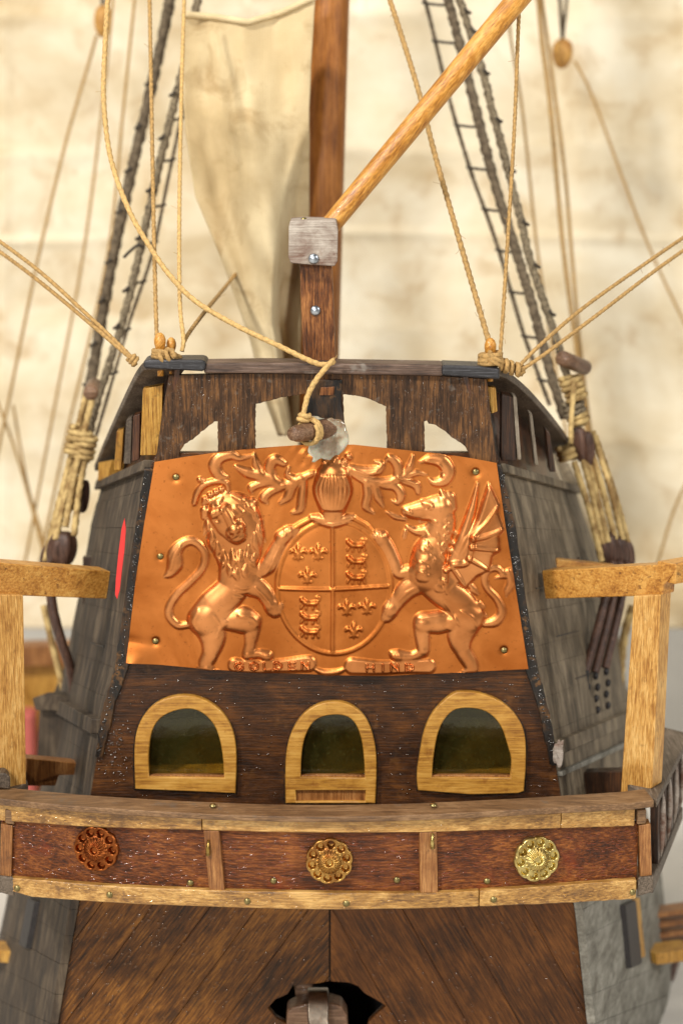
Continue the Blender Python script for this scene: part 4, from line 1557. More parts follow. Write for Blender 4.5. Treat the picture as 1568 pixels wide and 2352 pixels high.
# wing
poly = [q[:2] for q in ZR([(1030, 740, 0), (1130, 600, 0), (1215, 350, 0), (1285, 500, 0), (1275, 560, 0), (1318, 680, 0), (1280, 720, 0), (1290, 830, 0), (1235, 860, 0),
                           (1215, 970, 0), (1130, 1010, 0), (1045, 1100, 0), (980, 1060, 0), (910, 1130, 0), (895, 960, 0), (960, 880, 0)])]
ins = inpoly(poly).astype(float)
wingh = blur(ins, 4) * 1.15
sel = (wingh > 0.1) & (Best < wingh)
Lab[sel] = TAGS.index('dragon')
Best[:] = np.maximum(Best, wingh * (wingh > .1))
Hh = np.where(wingh > .02, (np.maximum(Hh, 0) ** 3 + wingh ** 3) ** (1 / 3), Hh)
for pts in ([(945, 900, 34), (1025, 730, 40), (1090, 540, 32), (1135, 345, 8)],
            [(975, 925, 28), (1065, 790, 32), (1140, 640, 30), (1190, 500, 28), (1216, 345, 8)]):
    S(pts, hk=.95)
for pts in ([(1095, 740, 20), (1200, 720, 18), (1312, 672, 10)], [(1085, 800, 18), (1180, 810, 17), (1288, 828, 9)], [(1070, 880, 18), (1140, 920, 16), (1210, 965, 9)],
            [(1100, 720, 18), (1200, 620, 16), (1280, 505, 9)], [(905, 960, 24), (960, 925, 24), (1050, 910, 24), (1085, 820, 22), (1100, 740, 20)],
            [(905, 960, 22), (900, 1050, 20), (910, 1130, 10)], [(960, 960, 16), (1000, 1020, 16), (1045, 1092, 9)]):
    S(pts, add=True, hk=.75)
# tail
S([(1190, 1362, 26), (1262, 1345, 36), (1308, 1275, 32), (1275, 1185, 28), (1205, 1105, 26), (1182, 1035, 26), (1208, 972, 26), (1275, 958, 24), (1320, 1005, 20)])
S([(1325, 985, 14), (1390, 955, 8)])
S([(1360, 985, 26), (1378, 1060, 34), (1350, 1120, 26), (1338, 1165, 6)])
S([(1330, 1010, 26), (1262, 1030, 8)])

# --- helmet, crest, collar and ribbons
G = lambda pts, lab='helmet', **k: stroke(pts, lab, **k)
G([(764, 1098, 40), (764, 1125, 44), (764, 1150, 36), (764, 1172, 26)], hk=.75)
for k in range(-4, 5):
    x = k * 9.2
    G([(764 + x * .75, 1090, 3.4), (764 + x * 1.08, 1115, 4.6), (764 + x * 1.0, 1140, 4.6), (764 + x * .62, 1168, 3.2)], add=True, hk=.95)
G([(716, 1188, 7), (735, 1192, 12), (763, 1198, 14), (792, 1192, 12), (812, 1186, 6)], hk=.8)
G([(742, 1080, 10), (764, 1076, 13), (788, 1080, 10)], hk=.8)
for x, y, r in ((748, 1062, 10), (772, 1056, 11), (790, 1062, 9), (800, 1048, 8), (764, 1070, 8), (782, 1072, 7)):
    G([(x, y, r), (x + 3, y + 3, r * .8)], hk=.9)
G([(712, 1192, 6), (690, 1204, 6.5), (668, 1218, 6)], 'shield', hk=.8)
G([(812, 1190, 7), (840, 1206, 6.5), (858, 1226, 5)], 'shield', hk=.8)

# --- mantling
S = lambda pts, **k: stroke(ZL(pts), 'mantling', hk=.66, **k)
S([(800, 300, 18), (745, 280, 40), (718, 215, 46), (755, 160, 42), (835, 140, 36), (900, 165, 22), (1000, 145, 8)])
S([(870, 225, 16), (950, 268, 38), (1040, 292, 44), (1130, 325, 44), (1210, 360, 34), (1300, 330, 30), (1400, 285, 26), (1440, 270, 14)])
S([(1040, 270, 34), (1012, 200, 26), (1000, 130, 8)])
S([(1135, 310, 36), (1112, 230, 40), (1150, 178, 40), (1212, 205, 26)])
S([(1160, 345, 30), (1060, 350, 28), (985, 378, 32), (985, 415, 10)])
S([(1210, 370, 30), (1120, 405, 34), (1070, 455, 34), (1095, 492, 8)])
S([(1330, 315, 34), (1272, 370, 38), (1245, 445, 32), (1190, 490, 14)])
S([(1355, 335, 28), (1345, 450, 32), (1330, 535, 30), (1275, 562, 12)])
S([(1250, 235, 12), (1240, 288, 22), (1300, 320, 28)])
S = lambda pts, **k: stroke(ZR(pts), 'mantling', hk=.66, **k)
S([(215, 262, 26), (340, 325, 38), (450, 340, 34), (580, 310, 30), (690, 272, 24), (765, 282, 8)])
S([(215, 235, 26), (325, 262, 38), (415, 250, 38), (445, 205, 22), (395, 190, 10)])
S([(520, 330, 18), (562, 275, 34), (552, 205, 38), (502, 162, 28), (470, 190, 8)])
S([(595, 290, 20), (645, 225, 28), (668, 145, 12)])
S([(715, 195, 10), (795, 172, 36), (878, 188, 52), (925, 255, 48), (895, 325, 42), (825, 342, 28), (785, 315, 10)])
S([(330, 340, 28), (342, 430, 34), (330, 510, 32), (385, 562, 10)])
S([(395, 370, 28), (420, 450, 32), (452, 515, 10)])
S([(450, 360, 28), (540, 370, 34), (582, 430, 34), (560, 485, 22), (515, 470, 8)])
S([(600, 330, 24), (688, 358, 34), (705, 415, 18)])
S([(560, 300, 10), (690, 345, 10)], add=True)
for pts in ([(760, 190, 8), (860, 215, 12), (880, 290, 10)], [(250, 250, 8), (340, 280, 10), (410, 265, 8)]):
    stroke(ZR(pts), 'mantling', add=True, hk=.5)

# --- scrolls with the ship's name
stroke(ZL([(862, 1655, 50), (1000, 1668, 46), (1200, 1662, 46), (1390, 1648, 58)]), 'name_scroll', hk=.8, hmax=0.6, flat=True)
stroke(ZR([(232, 1662, 58), (420, 1672, 48), (640, 1668, 46), (780, 1664, 54)]), 'name_scroll2', hk=.8, hmax=0.6, flat=True)
stroke(ZL([(1445, 1690, 14), (1500, 1712, 22), (1560, 1712, 22)]) + ZR([(140, 1700, 18), (180, 1680, 12)]), 'name_scroll', hk=.7)
FONT = {
    'G': [[(.95, .2), (.6, 0), (.2, .12), (.05, .5), (.2, .88), (.6, 1), (.95, .85), (.95, .55), (.6, .55)]],
    'O': [[(.5, 0), (.1, .2), (.05, .5), (.1, .8), (.5, 1), (.9, .8), (.95, .5), (.9, .2), (.5, 0)]],
    'L': [[(.1, 0), (.1, 1), (.85, 1)]],
    'D': [[(.1, 0), (.1, 1), (.55, .97), (.9, .7), (.9, .3), (.55, .03), (.1, 0)]],
    'E': [[(.85, 0), (.1, 0), (.1, 1), (.85, 1)], [(.1, .5), (.7, .5)]],
    'N': [[(.1, 1), (.1, 0), (.9, 1), (.9, 0)]],
    'H': [[(.1, 0), (.1, 1)], [(.9, 0), (.9, 1)], [(.1, .5), (.9, .5)]],
    'I': [[(.5, 0), (.5, 1)]],
}


def letters(txt, xs, y0, h, w, lab, conv):
    for ch, x in zip(txt, xs):
        for pl in FONT[ch]:
          for q0, q1 in zip(pl[:-1], pl[1:]):
            pl2 = [q0, q1]
            stroke(conv([(x + a * w, y0 + b * h, 6.4) for a, b in pl2]), lab, add=True, hk=1.5)



# --- finish the height field: soften slightly, add dome of shield, crumpled sheet, nail dents
Hh = np.maximum(Hh, -0.4)
Hh = blur(Hh, 2) * 1.0
letters('GOLDEN', (862, 970, 1068, 1142, 1246, 1340), 1636, 50, 60, 'name_scroll', ZL)
letters('HIND', (330, 420, 505, 612), 1644, 50, 62, 'name_scroll2', ZR)
Hh = Hh + dome * (1.0)
wav = 0.26 * np.sin(U / 61 + Vv / 83) + 0.12 * np.sin(U / 37 - Vv / 55 + 1.3) + 0.10 * np.sin(Vv / 29 + U / 140)
Hh = Hh + wav
corner = np.clip(1 - np.hypot((U - 300) / 70, (Vv - 1530) / 55), 0, 1)
Hh = Hh + 1.6 * corner ** 1.5
crease = np.exp(-(((Vv - 1475) - (U - 330) * .12) / 12) ** 2) * np.clip(1 - (U - 290) / 90, 0, 1)
Hh = Hh - 0.5 * crease
PN = [(404, 1096), (368, 1278), (357, 1473), (1092, 1084), (1157, 1494)]
for u, v_ in PN:
    d = np.hypot(U - u, Vv - v_)
    Hh = Hh - 0.42 * np.exp(-(d / 11) ** 2)
# hot glue spoiled the crest at the top centre
gm = np.exp(-(((U - 735) / 46) ** 2 + ((Vv - 1040) / 26) ** 2))
Hh = Hh + gm * 0.5 * (np.sin(U / 7) * np.sin(Vv / 6 + U / 11))

BASEY = -2.0
X, Y_, Z = at_np(U.ravel(), Vv.ravel(), BASEY)
co = np.stack([X, np.full(X.shape, BASEY * MM) - Hh.ravel() * MM, Z], 1)
# normals from the grid
P3 = co.reshape(NV, NU, 3)
du = np.gradient(P3, axis=1)
dv_ = np.gradient(P3, axis=0)
nrm = np.cross(dv_, du)
nrm /= np.linalg.norm(nrm, axis=2, keepdims=True)
if nrm[..., 1].mean() > 0:
    nrm = -nrm
nrm = nrm.reshape(-1, 3)
idx = np.arange(NU * NV).reshape(NV, NU)
quads = np.stack([idx[:-1, :-1], idx[1:, :-1], idx[1:, 1:], idx[:-1, 1:]], -1).reshape(-1, 4)
ql = Lab[:-1, :-1].copy().ravel()


def relief_obj(name, sel, mat, parent, lift=0.0):
    q = quads[sel]
    used, inv = np.unique(q.ravel(), return_inverse=True)
    q2 = inv.reshape(-1, 4)
    me = bpy.data.meshes.new(name)
    me.from_pydata((co[used] + nrm[used] * lift).tolist(), [], q2.tolist())
    me.update()
    for p in me.polygons:
        p.use_smooth = True
    me.normals_split_custom_set_from_vertices(nrm[used].tolist())
    me.materials.append(mat)
    o = bpy.data.objects.new(name, me)
    link(o, parent)
    return o


plate = relief_obj('coat_of_arms_plate', ql >= 0, MAT['copper'], SHIP)
plate['label'] = 'embossed copper plate with lion, dragon and quartered shield'
REL = {'lion': 'embossed crowned lion standing up', 'dragon': 'embossed winged dragon standing up', 'shield': 'oval quartered shield with lilies and small lions',
       'helmet': 'ribbed helmet above the shield', 'mantling': 'curling leaf mantling', 'name_scroll': 'scroll reading GOLDEN', 'name_scroll2': 'scroll reading HIND'}
for i, tname in enumerate(TAGS):
    if i == 0:
        continue
    if (ql == i).any():
        o = relief_obj(tname.replace('2', ''), ql == i, MAT['copper_relief'] if tname not in ('shield',) else MAT['copper'], plate, 0.00003)
        o['label'] = REL[tname]
# thin backing so that the sheet has an edge
edge = [tuple(x) for x in zip(np.concatenate([U[0, ::20], U[::20, -1], U[-1, ::-20], U[::-20, 0]]), np.concatenate([Vv[0, ::20], Vv[::20, -1], Vv[-1, ::-20], Vv[::-20, 0]]))]
plate2d('backing', [grow([(float(a), float(b)) for a, b in edge], 0.997)], -1.35, 0.5, MAT['copper'], plate, 0.05)
for u, v_ in PN:
    nail(u, v_, -2.0, plate)

# ------------------------------------------------------------------ things fixed to or lying on the ship
red = slab('red_sliver', [(286, 1190, -1.4), (289, 1215, -1.4), (286, 1262, -1.4), (280, 1310, -1.4), (275, 1355, -1.4), (269, 1377, -1.4), (264, 1366, -1.4), (266, 1330, -1.4), (272, 1270, -1.4), (279, 1215, -1.4)],
           0.5, MAT['red'], None, 0.1)
tag(red, 'thin pointed bright red sliver stuck on the port edge of the hull beside copper plate', 'sliver')


# ---- ropes
def rope(label, px, r_mm, mat='rope', lobes=3, fuzz=0, extra=None, group=None, jit=0.0, name='rope'):
    g = [rope_geo(px, r_mm * MM, lobes, 0.08, jit)]
    if fuzz:
        g.append(fuzz_geo(px, r_mm * MM, fuzz))
    if extra:
        g += extra
    V, F = merge(*g)
    o = mobj(name, V, F, MAT[mat], None, True)
    tag(o, label, 'rope', group)
    return o


def coil(c, axis, R, turns, rise, r, phase=0.0):
    return tube_geo(smooth_path(helix(c, axis, R, turns, rise, phase=phase), r * 0.8), r, 8, 3, r * 9, 0.15, 0.1)


pegaxis = (pb - pa)
loopc = pa.lerp(pb, .48)
extra = [coil(loopc, pegaxis, 0.0030, 2.2, 0.0016, 0.00055), coil(loopc + Vector((-.0014, -.0006, .0034)), (0.4, 0, 1), 0.0011, 2.0, 0.0022, 0.0006)]
rope('loose tan cord hanging in a long curve and tied to the peg over the crest',
     [(249, -30, 40), (241, 110, 36), (238, 220, 32), (248, 330, 28), (268, 410, 24), (300, 490, 18), (340, 560, 14), (390, 632, 10), (450, 692, 6), (540, 746, 2), (640, 794, -2), (726, 834, -4.5),
      (760, 834, -6.0), (766, 826, -5.5), (752, 840, -7), (726, 872, -7), (708, 905, -7.5), (700, 935, -8), (694, 962, -8.5)], 0.62, 'rope_light', fuzz=10, extra=extra)

knotL = at(372, 812, 0.5)
knots = [coil(knotL, (0.1, 0, 1), 0.0021, 3.2, 0.0022, 0.0006), coil(at(396, 816, 1), (0.5, 0.2, 1), 0.0019, 2.6, 0.0016, 0.0006),
         coil(at(384, 820, -1.2), (1, 0, .2), 0.0014, 2.4, 0.004, 0.00055)]
rope('upright tan cord dropping straight to the twin-headed pin on the taffrail', [(343, -30, 60), (349, 300, 34), (354, 560, 16), (360, 770, 3), (366, 806, 0)], 0.5, extra=knots, fuzz=12)
rope('pale cord dropping to the twin-headed pin just beside the tan mizzen sail', [(424, -30, 70), (417, 200, 50), (412, 480, 26), (413, 690, 8), (421, 775, 1), (418, 806, 0)], 0.5, 'rope_light', fuzz=10)
rope('short brown cord slanting from the twin-headed pin to behind the mizzen sail', [(418, 806, 1), (428, 774, 4), (470, 716, 30), (532, 640, 80), (640, 500, 120)], 0.5, fuzz=12)
tiesL = [coil(at(306, 826, 0), (1, 0, -1), 0.0010, 2.2, 0.002, 0.0005)]
rope('upper cord of the pair running from the port rail corner out past the shrouds', [(-30, 532, 40), (90, 622, 24), (200, 722, 10), (288, 806, 2), (312, 838, 0)], 0.5, 'rope', fuzz=8, extra=tiesL)
rope('lower cord of the pair running from the port rail corner out past the shrouds', [(-30, 556, 44), (60, 622, 30), (140, 686, 18), (230, 762, 6), (300, 822, 1)], 0.5, 'rope', fuzz=8)
knotR = at(1126, 822, 0.5)
knots = [coil(knotR, (0, 0, 1), 0.0024, 3.2, 0.0024, 0.0007), coil(at(1136, 826, -.5), (0.6, 0, 1), 0.002, 2.4, 0.0018, 0.0006), coil(at(1122, 832, 0), (0, 0, 1), 0.0022, 1.6, 0.001, 0.0006)]
rope('thick twisted cord slanting behind the honey spar down to the single pin', [(882, -40, 66), (915, 60, 58), (960, 205, 46), (1000, 360, 34), (1060, 570, 18), (1124, 790, 2)], 0.66, 'rope', fuzz=22, extra=knots)
rope('thin cord crossing the spar tip and dropping to the single pin', [(1195, -30, 30), (1190, 60, 26), (1181, 290, 18), (1165, 560, 9), (1150, 790, 2), (1146, 818, 0)], 0.46, 'rope', fuzz=16)
tie = [coil(at(1176, 845, 1), (1, 0, -.3), 0.0013, 3, 0.005, 0.0006), coil(at(1194, 852, 2), (0, 0, 1), 0.0009, 2, 0.002, 0.0005), coil(at(1158, 838, 0), (1, 0, -.3), 0.0012, 2, 0.003, 0.0006)]
rope('upper cord of the pair running from the starboard rail corner out past the shrouds', [(1600, 524, 46), (1480, 606, 30), (1340, 706, 14), (1240, 792, 4), (1190, 842, 1)], 0.46, 'rope', fuzz=10, extra=tie)
rope('lower cord of the pair running from the starboard rail corner out past the shrouds', [(1600, 553, 42), (1500, 624, 28), (1380, 716, 14), (1260, 806, 4), (1194, 852, 1)], 0.46, 'rope', fuzz=10)

G_BG = 'thin cords hanging before the big sail'
for lab, px, r in (
        ('blurred cord from the port pulley block slanting down across the big sail', [(222, 80, 200), (202, 150, 200), (150, 330, 196), (88, 590, 190), (20, 920, 184), (-40, 1200, 180)], .55),
        ('blurred cord between the port pulley cord and the curved tan cord', [(262, -30, 200), (234, 250, 200), (190, 590, 196), (120, 960, 190), (50, 1330, 184)], .5),
        ('blurred cord nearest the port shrouds on their outer side', [(312, -30, 190), (284, 240, 188), (246, 590, 184), (150, 1010, 178), (84, 1330, 172)], .5),
        ('blurred cord fanning from deadeyes up to the port edge of the big sail', [(-30, 860, 190), (40, 1050, 186), (108, 1300, 180)], .5),
        ('blurred cord sloping past port deadeyes to the side rail', [(30, 930, 190), (62, 1110, 186), (95, 1230, 180), (100, 1310, 178)], .45),
        ('blurred cord just outboard of the starboard shrouds', [(1163, -30, 190), (1172, 80, 190), (1200, 260, 188), (1232, 560, 184), (1262, 760, 180), (1300, 1000, 172)], .5),
        ('blurred long cord beside the starboard pulley block falling to the deadeyes', [(1233, -30, 190), (1245, 100, 190), (1264, 250, 188), (1292, 560, 180), (1330, 850, 160), (1380, 1240, 130)], .75),
        ('blurred short cord close beside the long starboard cord', [(1240, -30, 194), (1281, 270, 190), (1300, 430, 186), (1314, 600, 180), (1338, 850, 164), (1390, 1250, 130)], .6),
        ('blurred cord from the starboard pulley block slanting across the big sail', [(1320, 140, 205), (1360, 220, 204), (1430, 410, 200), (1500, 590, 196), (1600, 800, 190)], .5),
        ('blurred cord rising steeply at the starboard edge below the paired cords', [(1600, 1060, 180), (1548, 1170, 176), (1508, 1300, 172)], .5)):
    rope(lab, px, r, 'rope', 0, group=None)

# pulley blocks hanging before the sail
for lab, u, v_, w, h in (('pale wooden pulley block hanging by the curved tan cord', 236, 48, 2.9, 5.4), ('pale wooden pulley block hanging before the starboard side of big sail', 1291, 122, 3.5, 5.0)):
    root = empty('pulley_block', at(u, v_, 205))
    tag(root, lab, 'pulley block')
    c = at(u, v_, 205)
    prof = [(.15, -1.0), (.55, -.85), (.85, -.5), (1.0, -.1), (1.0, .3), (.85, .7), (.5, .92), (.12, 1.0)]
    V, F = lathe_geo([(r * w * MM, q * h * MM) for r, q in prof], c, (0.05, 0, 1), 18)
    mobj('shell', V, F, MAT['ivory'], root, True)
    V, F = rope_geo([(u - 8, v_ - 160, 205), (u - 4, v_ - 100, 205), (u, v_ - 36, 205)], 0.0007, 0)
    mobj('strop', V, F, MAT['rope_greydark'], root, True)
    V, F = rope_geo([(u + 12, v_ - 160, 207), (u + 8, v_ - 100, 206), (u, v_ - 30, 206)], 0.0006, 0)
    mobj('strop', V, F, MAT['rope_greydark'], root, True)


# ---- shrouds
def shroud(label, lines, rungs, eyes, name='shroud_ladder', base=None):
    root = empty(name, at(*base))
    tag(root, label, 'shrouds')
    for px, r, mk, lob, jit in lines:
        V, F = rope_geo(px, r * MM, lob, 0.25, jit)
        mobj('shroud', V, F, MAT[mk], root, True)
    for px, r in rungs:
        V, F = rope_geo(px, r * MM, 0, 0.15)
        mobj('ratline', V, F, MAT['rope_dark'], root, True)
    return root


A_ = [(398, -40, 150), (372, 90, 146), (338, 240, 142), (296, 420, 134), (258, 600, 126), (222, 800, 114), (188, 990, 100), (168, 1080, 92)]
B_ = [(462, -40, 124), (432, 110, 120), (398, 245, 116), (360, 400, 110), (318, 590, 100), (272, 770, 92), (236, 880, 88), (196, 1030, 82), (180, 1090, 80)]
C_ = [(440, 150, 130), (418, 260, 128), (388, 400, 124), (350, 580, 116), (300, 730, 108), (250, 900, 98), (215, 1020, 90)]


def interp_path(path, v):
    vs = [q[1] for q in path]
    return (float(np.interp(v, vs, [q[0] for q in path])), v, float(np.interp(v, vs, [q[2] for q in path])))


def rungs_between(P, Q, vs, tilt=10, r=.42, over=6):
    out = []
    for v_ in vs:
        a, b = interp_path(P, v_), interp_path(Q, v_ - tilt)
        if a[0] > b[0]:
            a, b = b, a
        out.append(([(a[0] - over, a[1], a[2] - 1), ((a[0] + b[0]) / 2, (a[1] + b[1]) / 2 + 2, (a[2] + b[2]) / 2 - 1), (b[0] + over, b[1], b[2] - 1)], r))
    return out


def knots_on(P, vs, side, r=.5):
    out = []
    for v_ in vs:
        a = interp_path(P, v_)
        out.append(([(a[0] + side * 3, v_ - 6, a[2] - 2.2), (a[0] + side * 10, v_ + 1, a[2] - 1.6), (a[0] + side * 16, v_ + 4, a[2] - 1)], r))
    return out


shL = shroud('grey rope shrouds with ratlines rising beside the tan mizzen sail', [(A_, 1.6, 'rope_greydark', 3, 0), (B_, 1.15, 'rope_grey', 3, .0003), (C_, .55, 'rope_greydark', 0, 0)],
             rungs_between(B_, C_, (200, 275, 370, 475, 560, 650, 760, 860), 6) + knots_on(A_, (190, 290, 390, 485, 600, 690, 790, 880), -1) + knots_on(B_, (215, 315, 435, 545, 665, 750), -1),
             None, base=(180, 1240, 80))
D_ = [(962, -40, 142), (984, 30, 140), (1030, 220, 134), (1080, 390, 128), (1120, 500, 122), (1150, 590, 118), (1200, 760, 108), (1236, 860, 100), (1262, 930, 96)]
E_ = [(1018, -40, 132), (1040, 40, 130), (1090, 240, 124), (1136, 420, 116), (1180, 560, 110), (1222, 700, 102), (1262, 850, 94), (1296, 960, 88)]
F_ = [(1044, -40, 116), (1066, 30, 114), (1098, 130, 110), (1140, 290, 104), (1180, 440, 98), (1214, 580, 90), (1258, 720, 84), (1296, 840, 78), (1316, 920, 76), (1330, 1000, 74)]
shR = shroud('grey rope shrouds with ratlines rising behind the honey spar', [(D_, .65, 'rope_greydark', 0, 0), (E_, 1.4, 'rope_greydark', 3, 0), (F_, 1.15, 'rope_grey', 3, .0003)],
             rungs_between(D_, E_, (5, 92, 285, 383, 478, 573, 668, 770, 870), -6) + knots_on(F_, (25, 70, 165, 275, 390, 512, 610, 720), 1), None, base=(1400, 1300, 80))
# a stray dark thread hanging on the port shroud
V, F = rope_geo([(285, 590, 90), (300, 575, 88), (318, 562, 88), (330, 568, 90)], 0.00045, 0)
mobj('ratline', V, F, MAT['rope_dark'], shL, True)


def deadeye(u, v_, Y, w, h, parent, tilt=0.0, ridges=3):
    c = at(u, v_, Y)
    V, F = [], []
    n, seg = 16, 28
    for i in range(n + 1):
        ph = math.pi * i / n
        for k in range(seg):
            th = 2 * math.pi * k / seg
            q = 1 + 0.10 * math.cos(th * ridges * 2)
            x, y, z = math.sin(ph) ** .6 * math.cos(th) * w * q, math.sin(ph) ** .6 * math.sin(th) * w * .8 * q, -math.cos(ph) * h
            V.append(c + Vector((x + z * tilt, y, z)) * MM)
    for i in range(n):
        for k in range(seg):
            k2 = (k + 1) % seg
            F.append((i * seg + k, i * seg + k2, (i + 1) * seg + k2, (i + 1) * seg + k))
    return mobj('deadeye', V, F, MAT['darkbrown'], parent, True)


# port: upper and lower deadeyes with lanyards, dowel, chain plate
deadeye(166, 1132, 72, 2.0, 5.2, shL, .12, 2)
deadeye(192, 1140, 72, 1.6, 4.8, shL, .12, 2)
deadeye(142, 1262, 66, 4.0, 5.2, shL, .15, 3)
deadeye(112, 1282, 72, 2.4, 4.0, shL, .15, 2)
for k, (a, b) in enumerate((((214, 905, 78), (150, 1210, 64)), ((200, 900, 80), (118, 1262, 68)), ((206, 1000, 76), (170, 1230, 62)), ((190, 960, 80), (104, 1290, 70)), ((178, 1050, 74), (128, 1240, 64)))):
    V, F = rope_geo([a, ((a[0] + b[0]) / 2 - 4, (a[1] + b[1]) / 2, (a[2] + b[2]) / 2), b], 0.0009, 3, .1)
    mobj('lanyard', V, F, MAT['rope_cream'], shL, True)
for c in ((184, 1000), (196, 1012), (176, 1030), (190, 1040)):
    V, F = coil(at(c[0], c[1], 74), (.3, .1, 1), .0028, 2.5, .004, .0008)
    mobj('seizing', V, F, MAT['rope_cream'], shL, True)
V, F = lathe_geo([(.0021, -.006), (.0021, .006), (.0016, .0066)], at(212, 893, 74), (0.05, -1, -.05), 16)
mobj('dowel', V, F, MAT['peg'], shL, True)
V, F = rope_geo([(112, 1290, 62), (120, 1390, 58), (140, 1470, 56), (160, 1530, 55), (172, 1600, 54)], .0014, 0)
mobj('chain_plate', V, F, MAT['darkbrown'], shL, True)
V, F = rope_geo([(100, 1390, 90), (120, 1480, 88), (150, 1600, 84)], .0010, 0)
mobj('lanyard', V, F, MAT['rope_cream'], shL, True)
# starboard
deadeye(1334, 1022, 70, 1.8, 5.0, shR, -.1, 2)
deadeye(1350, 1030, 70, 1.8, 5.0, shR, -.1, 2)
deadeye(1322, 1014, 74, 1.8, 5.0, shR, -.1, 2)
deadeye(1396, 1262, 64, 3.2, 5.0, shR, -.12, 3)
deadeye(1420, 1268, 66, 2.6, 4.6, shR, -.12, 2)
deadeye(1442, 1274, 70, 1.8, 4.0, shR, -.12, 2)
for a, b in (((1322, 1000, 72), (1384, 1250, 62)), ((1330, 1010, 72), (1396, 1246, 62)), ((1346, 1000, 72), (1412, 1240, 64)), ((1360, 990, 74), (1430, 1240, 66)), ((1366, 1000, 76), (1446, 1262, 70)),
             ((1318, 1060, 70), (1382, 1290, 60))):
    V, F = rope_geo([a, ((a[0] + b[0]) / 2 + 4, (a[1] + b[1]) / 2, (a[2] + b[2]) / 2), b], 0.00085, 3, .1)
    mobj('lanyard', V, F, MAT['rope_cream'], shR, True)
V, F = rope_geo([(1318, 880, 66), (1312, 960, 62), (1310, 1020, 60)], 0.0007, 3, .1)
mobj('lanyard', V, F, MAT['rope_cream'], shR, True)
for c in ((1312, 880), (1322, 905), (1318, 940), (1328, 960), (1304, 1040)):
    V, F = coil(at(c[0], c[1], 72), (-.3, .1, 1), .0026, 2.5, .004, .0008)
    mobj('seizing', V, F, MAT['rope_cream' if c[1] != 940 else 'rope_grey'], shR, True)
V, F = lathe_geo([(.0022, -.010), (.0022, .004), (.0017, .0046)], at(1306, 829, 70), (-.55, -.8, .3), 16)
mobj('dowel', V, F, MAT['peg'], shR, True)
for k, (a, b) in enumerate((((1408, 1290, 60), (1344, 1545, 44)), ((1424, 1290, 62), (1366, 1545, 48)), ((1442, 1290, 64), (1390, 1535, 52)))):
    V, F = rope_geo([a, ((a[0] + b[0]) / 2 + 3, (a[1] + b[1]) / 2, (a[2] + b[2]) / 2), b], 0.0012, 0)
    mobj('chain_plate', V, F, MAT['darkbrown'], shR, True)
    for j in range(4):
        q = at(b[0] + 2 + 4 * (j % 2), b[1] + 8 + 26 * j, b[2] - 1)
        V, F = lathe_geo([(.0002, -.0011), (.0007, -.0007), (.0008, 0), (.0007, .0007), (.0002, .0011)], q, (.1, 0, 1), 10)
        mobj('chain_link', V, F, MAT['black'], shR, True)
V, F = rope_geo([(1344, 1540, 43), (1346, 1590, 43), (1350, 1645, 43)], 0.0009, 0)
mobj('chain_bar', V, F, MAT['black'], shR, True)
V, F = rope_geo([(1452, 1392, 100), (1432, 1470, 96), (1420, 1600, 92), (1414, 1700, 90)], 0.0012, 3)
mobj('lanyard', V, F, MAT['rope_cream'], shR, True)


# ------------------------------------------------------------------ sails
def cloth_mesh(name, fn, nu, nv, mat, parent=None, thick=0.0006):
    V = []
    for j in range(nv + 1):
        for i in range(nu + 1):
            V.append(fn(i / nu, j / nv))
    F = [(j * (nu + 1) + i, j * (nu + 1) + i + 1, (j + 1) * (nu + 1) + i + 1, (j + 1) * (nu + 1) + i) for j in range(nv) for i in range(nu)]
    o = mobj(name, V, F, mat, parent, True)
    so = o.modifiers.new('thick', 'SOLIDIFY')
    so.thickness = thick
    so.offset = 0
    return o


def big(s, t):
    u = -260 + 2100 * s
    v_ = -260 + (1690 + 14 * math.sin(s * 9)) * t
    y = 262 + 22 * math.sin(math.pi * s) - 16 * (2 * t - 1) ** 2
    y += 3.0 * mnoise.noise(Vector((s * 6, t * 8, 3.1))) + 0.7 * mnoise.noise(Vector((s * 13, t * 15, 7.7))) + 0.22 * mnoise.noise(Vector((s * 30, t * 40, 1.7)))
    for c, w, a in ((0.17, .012, 1.0), (0.36, .010, 0.8), (0.478, .006, 1.7), (0.60, .009, 0.7), (0.745, .010, 1.1)):
        tt = t + 0.022 * mnoise.noise(Vector((s * 4, c * 40, 0)))
        y -= a * math.exp(-((tt - c) / w) ** 2) * max(0.0, 0.5 + 1.2 * mnoise.noise(Vector((s * 5, c * 17, 5))))
    for c in (0.13, .27, .40, .63, .76, .89):
        ss = s + 0.006 * mnoise.noise(Vector((t * 5, c * 30, 2)))
        y -= 0.6 * math.exp(-((ss - c) / .004) ** 2)
    return at(u, v_, y)


sail = cloth_mesh('square_sail', big, 220, 220, MAT['sail'])
tag(sail, 'huge aged cream square sail with seams and brown stains filling the background', 'sail')

TOPS = [(0, 410, 32), (.25, 482, 38), (.5, 562, 50), (.75, 642, 28), (1, 720, -8)]
LEFT = [(45, 420), (130, 416), (300, 426), (450, 448), (600, 512), (780, 576), (900, 604), (1000, 640)]
RIGHT = [(-10, 724), (150, 714), (250, 710), (400, 710), (700, 708), (1000, 700)]


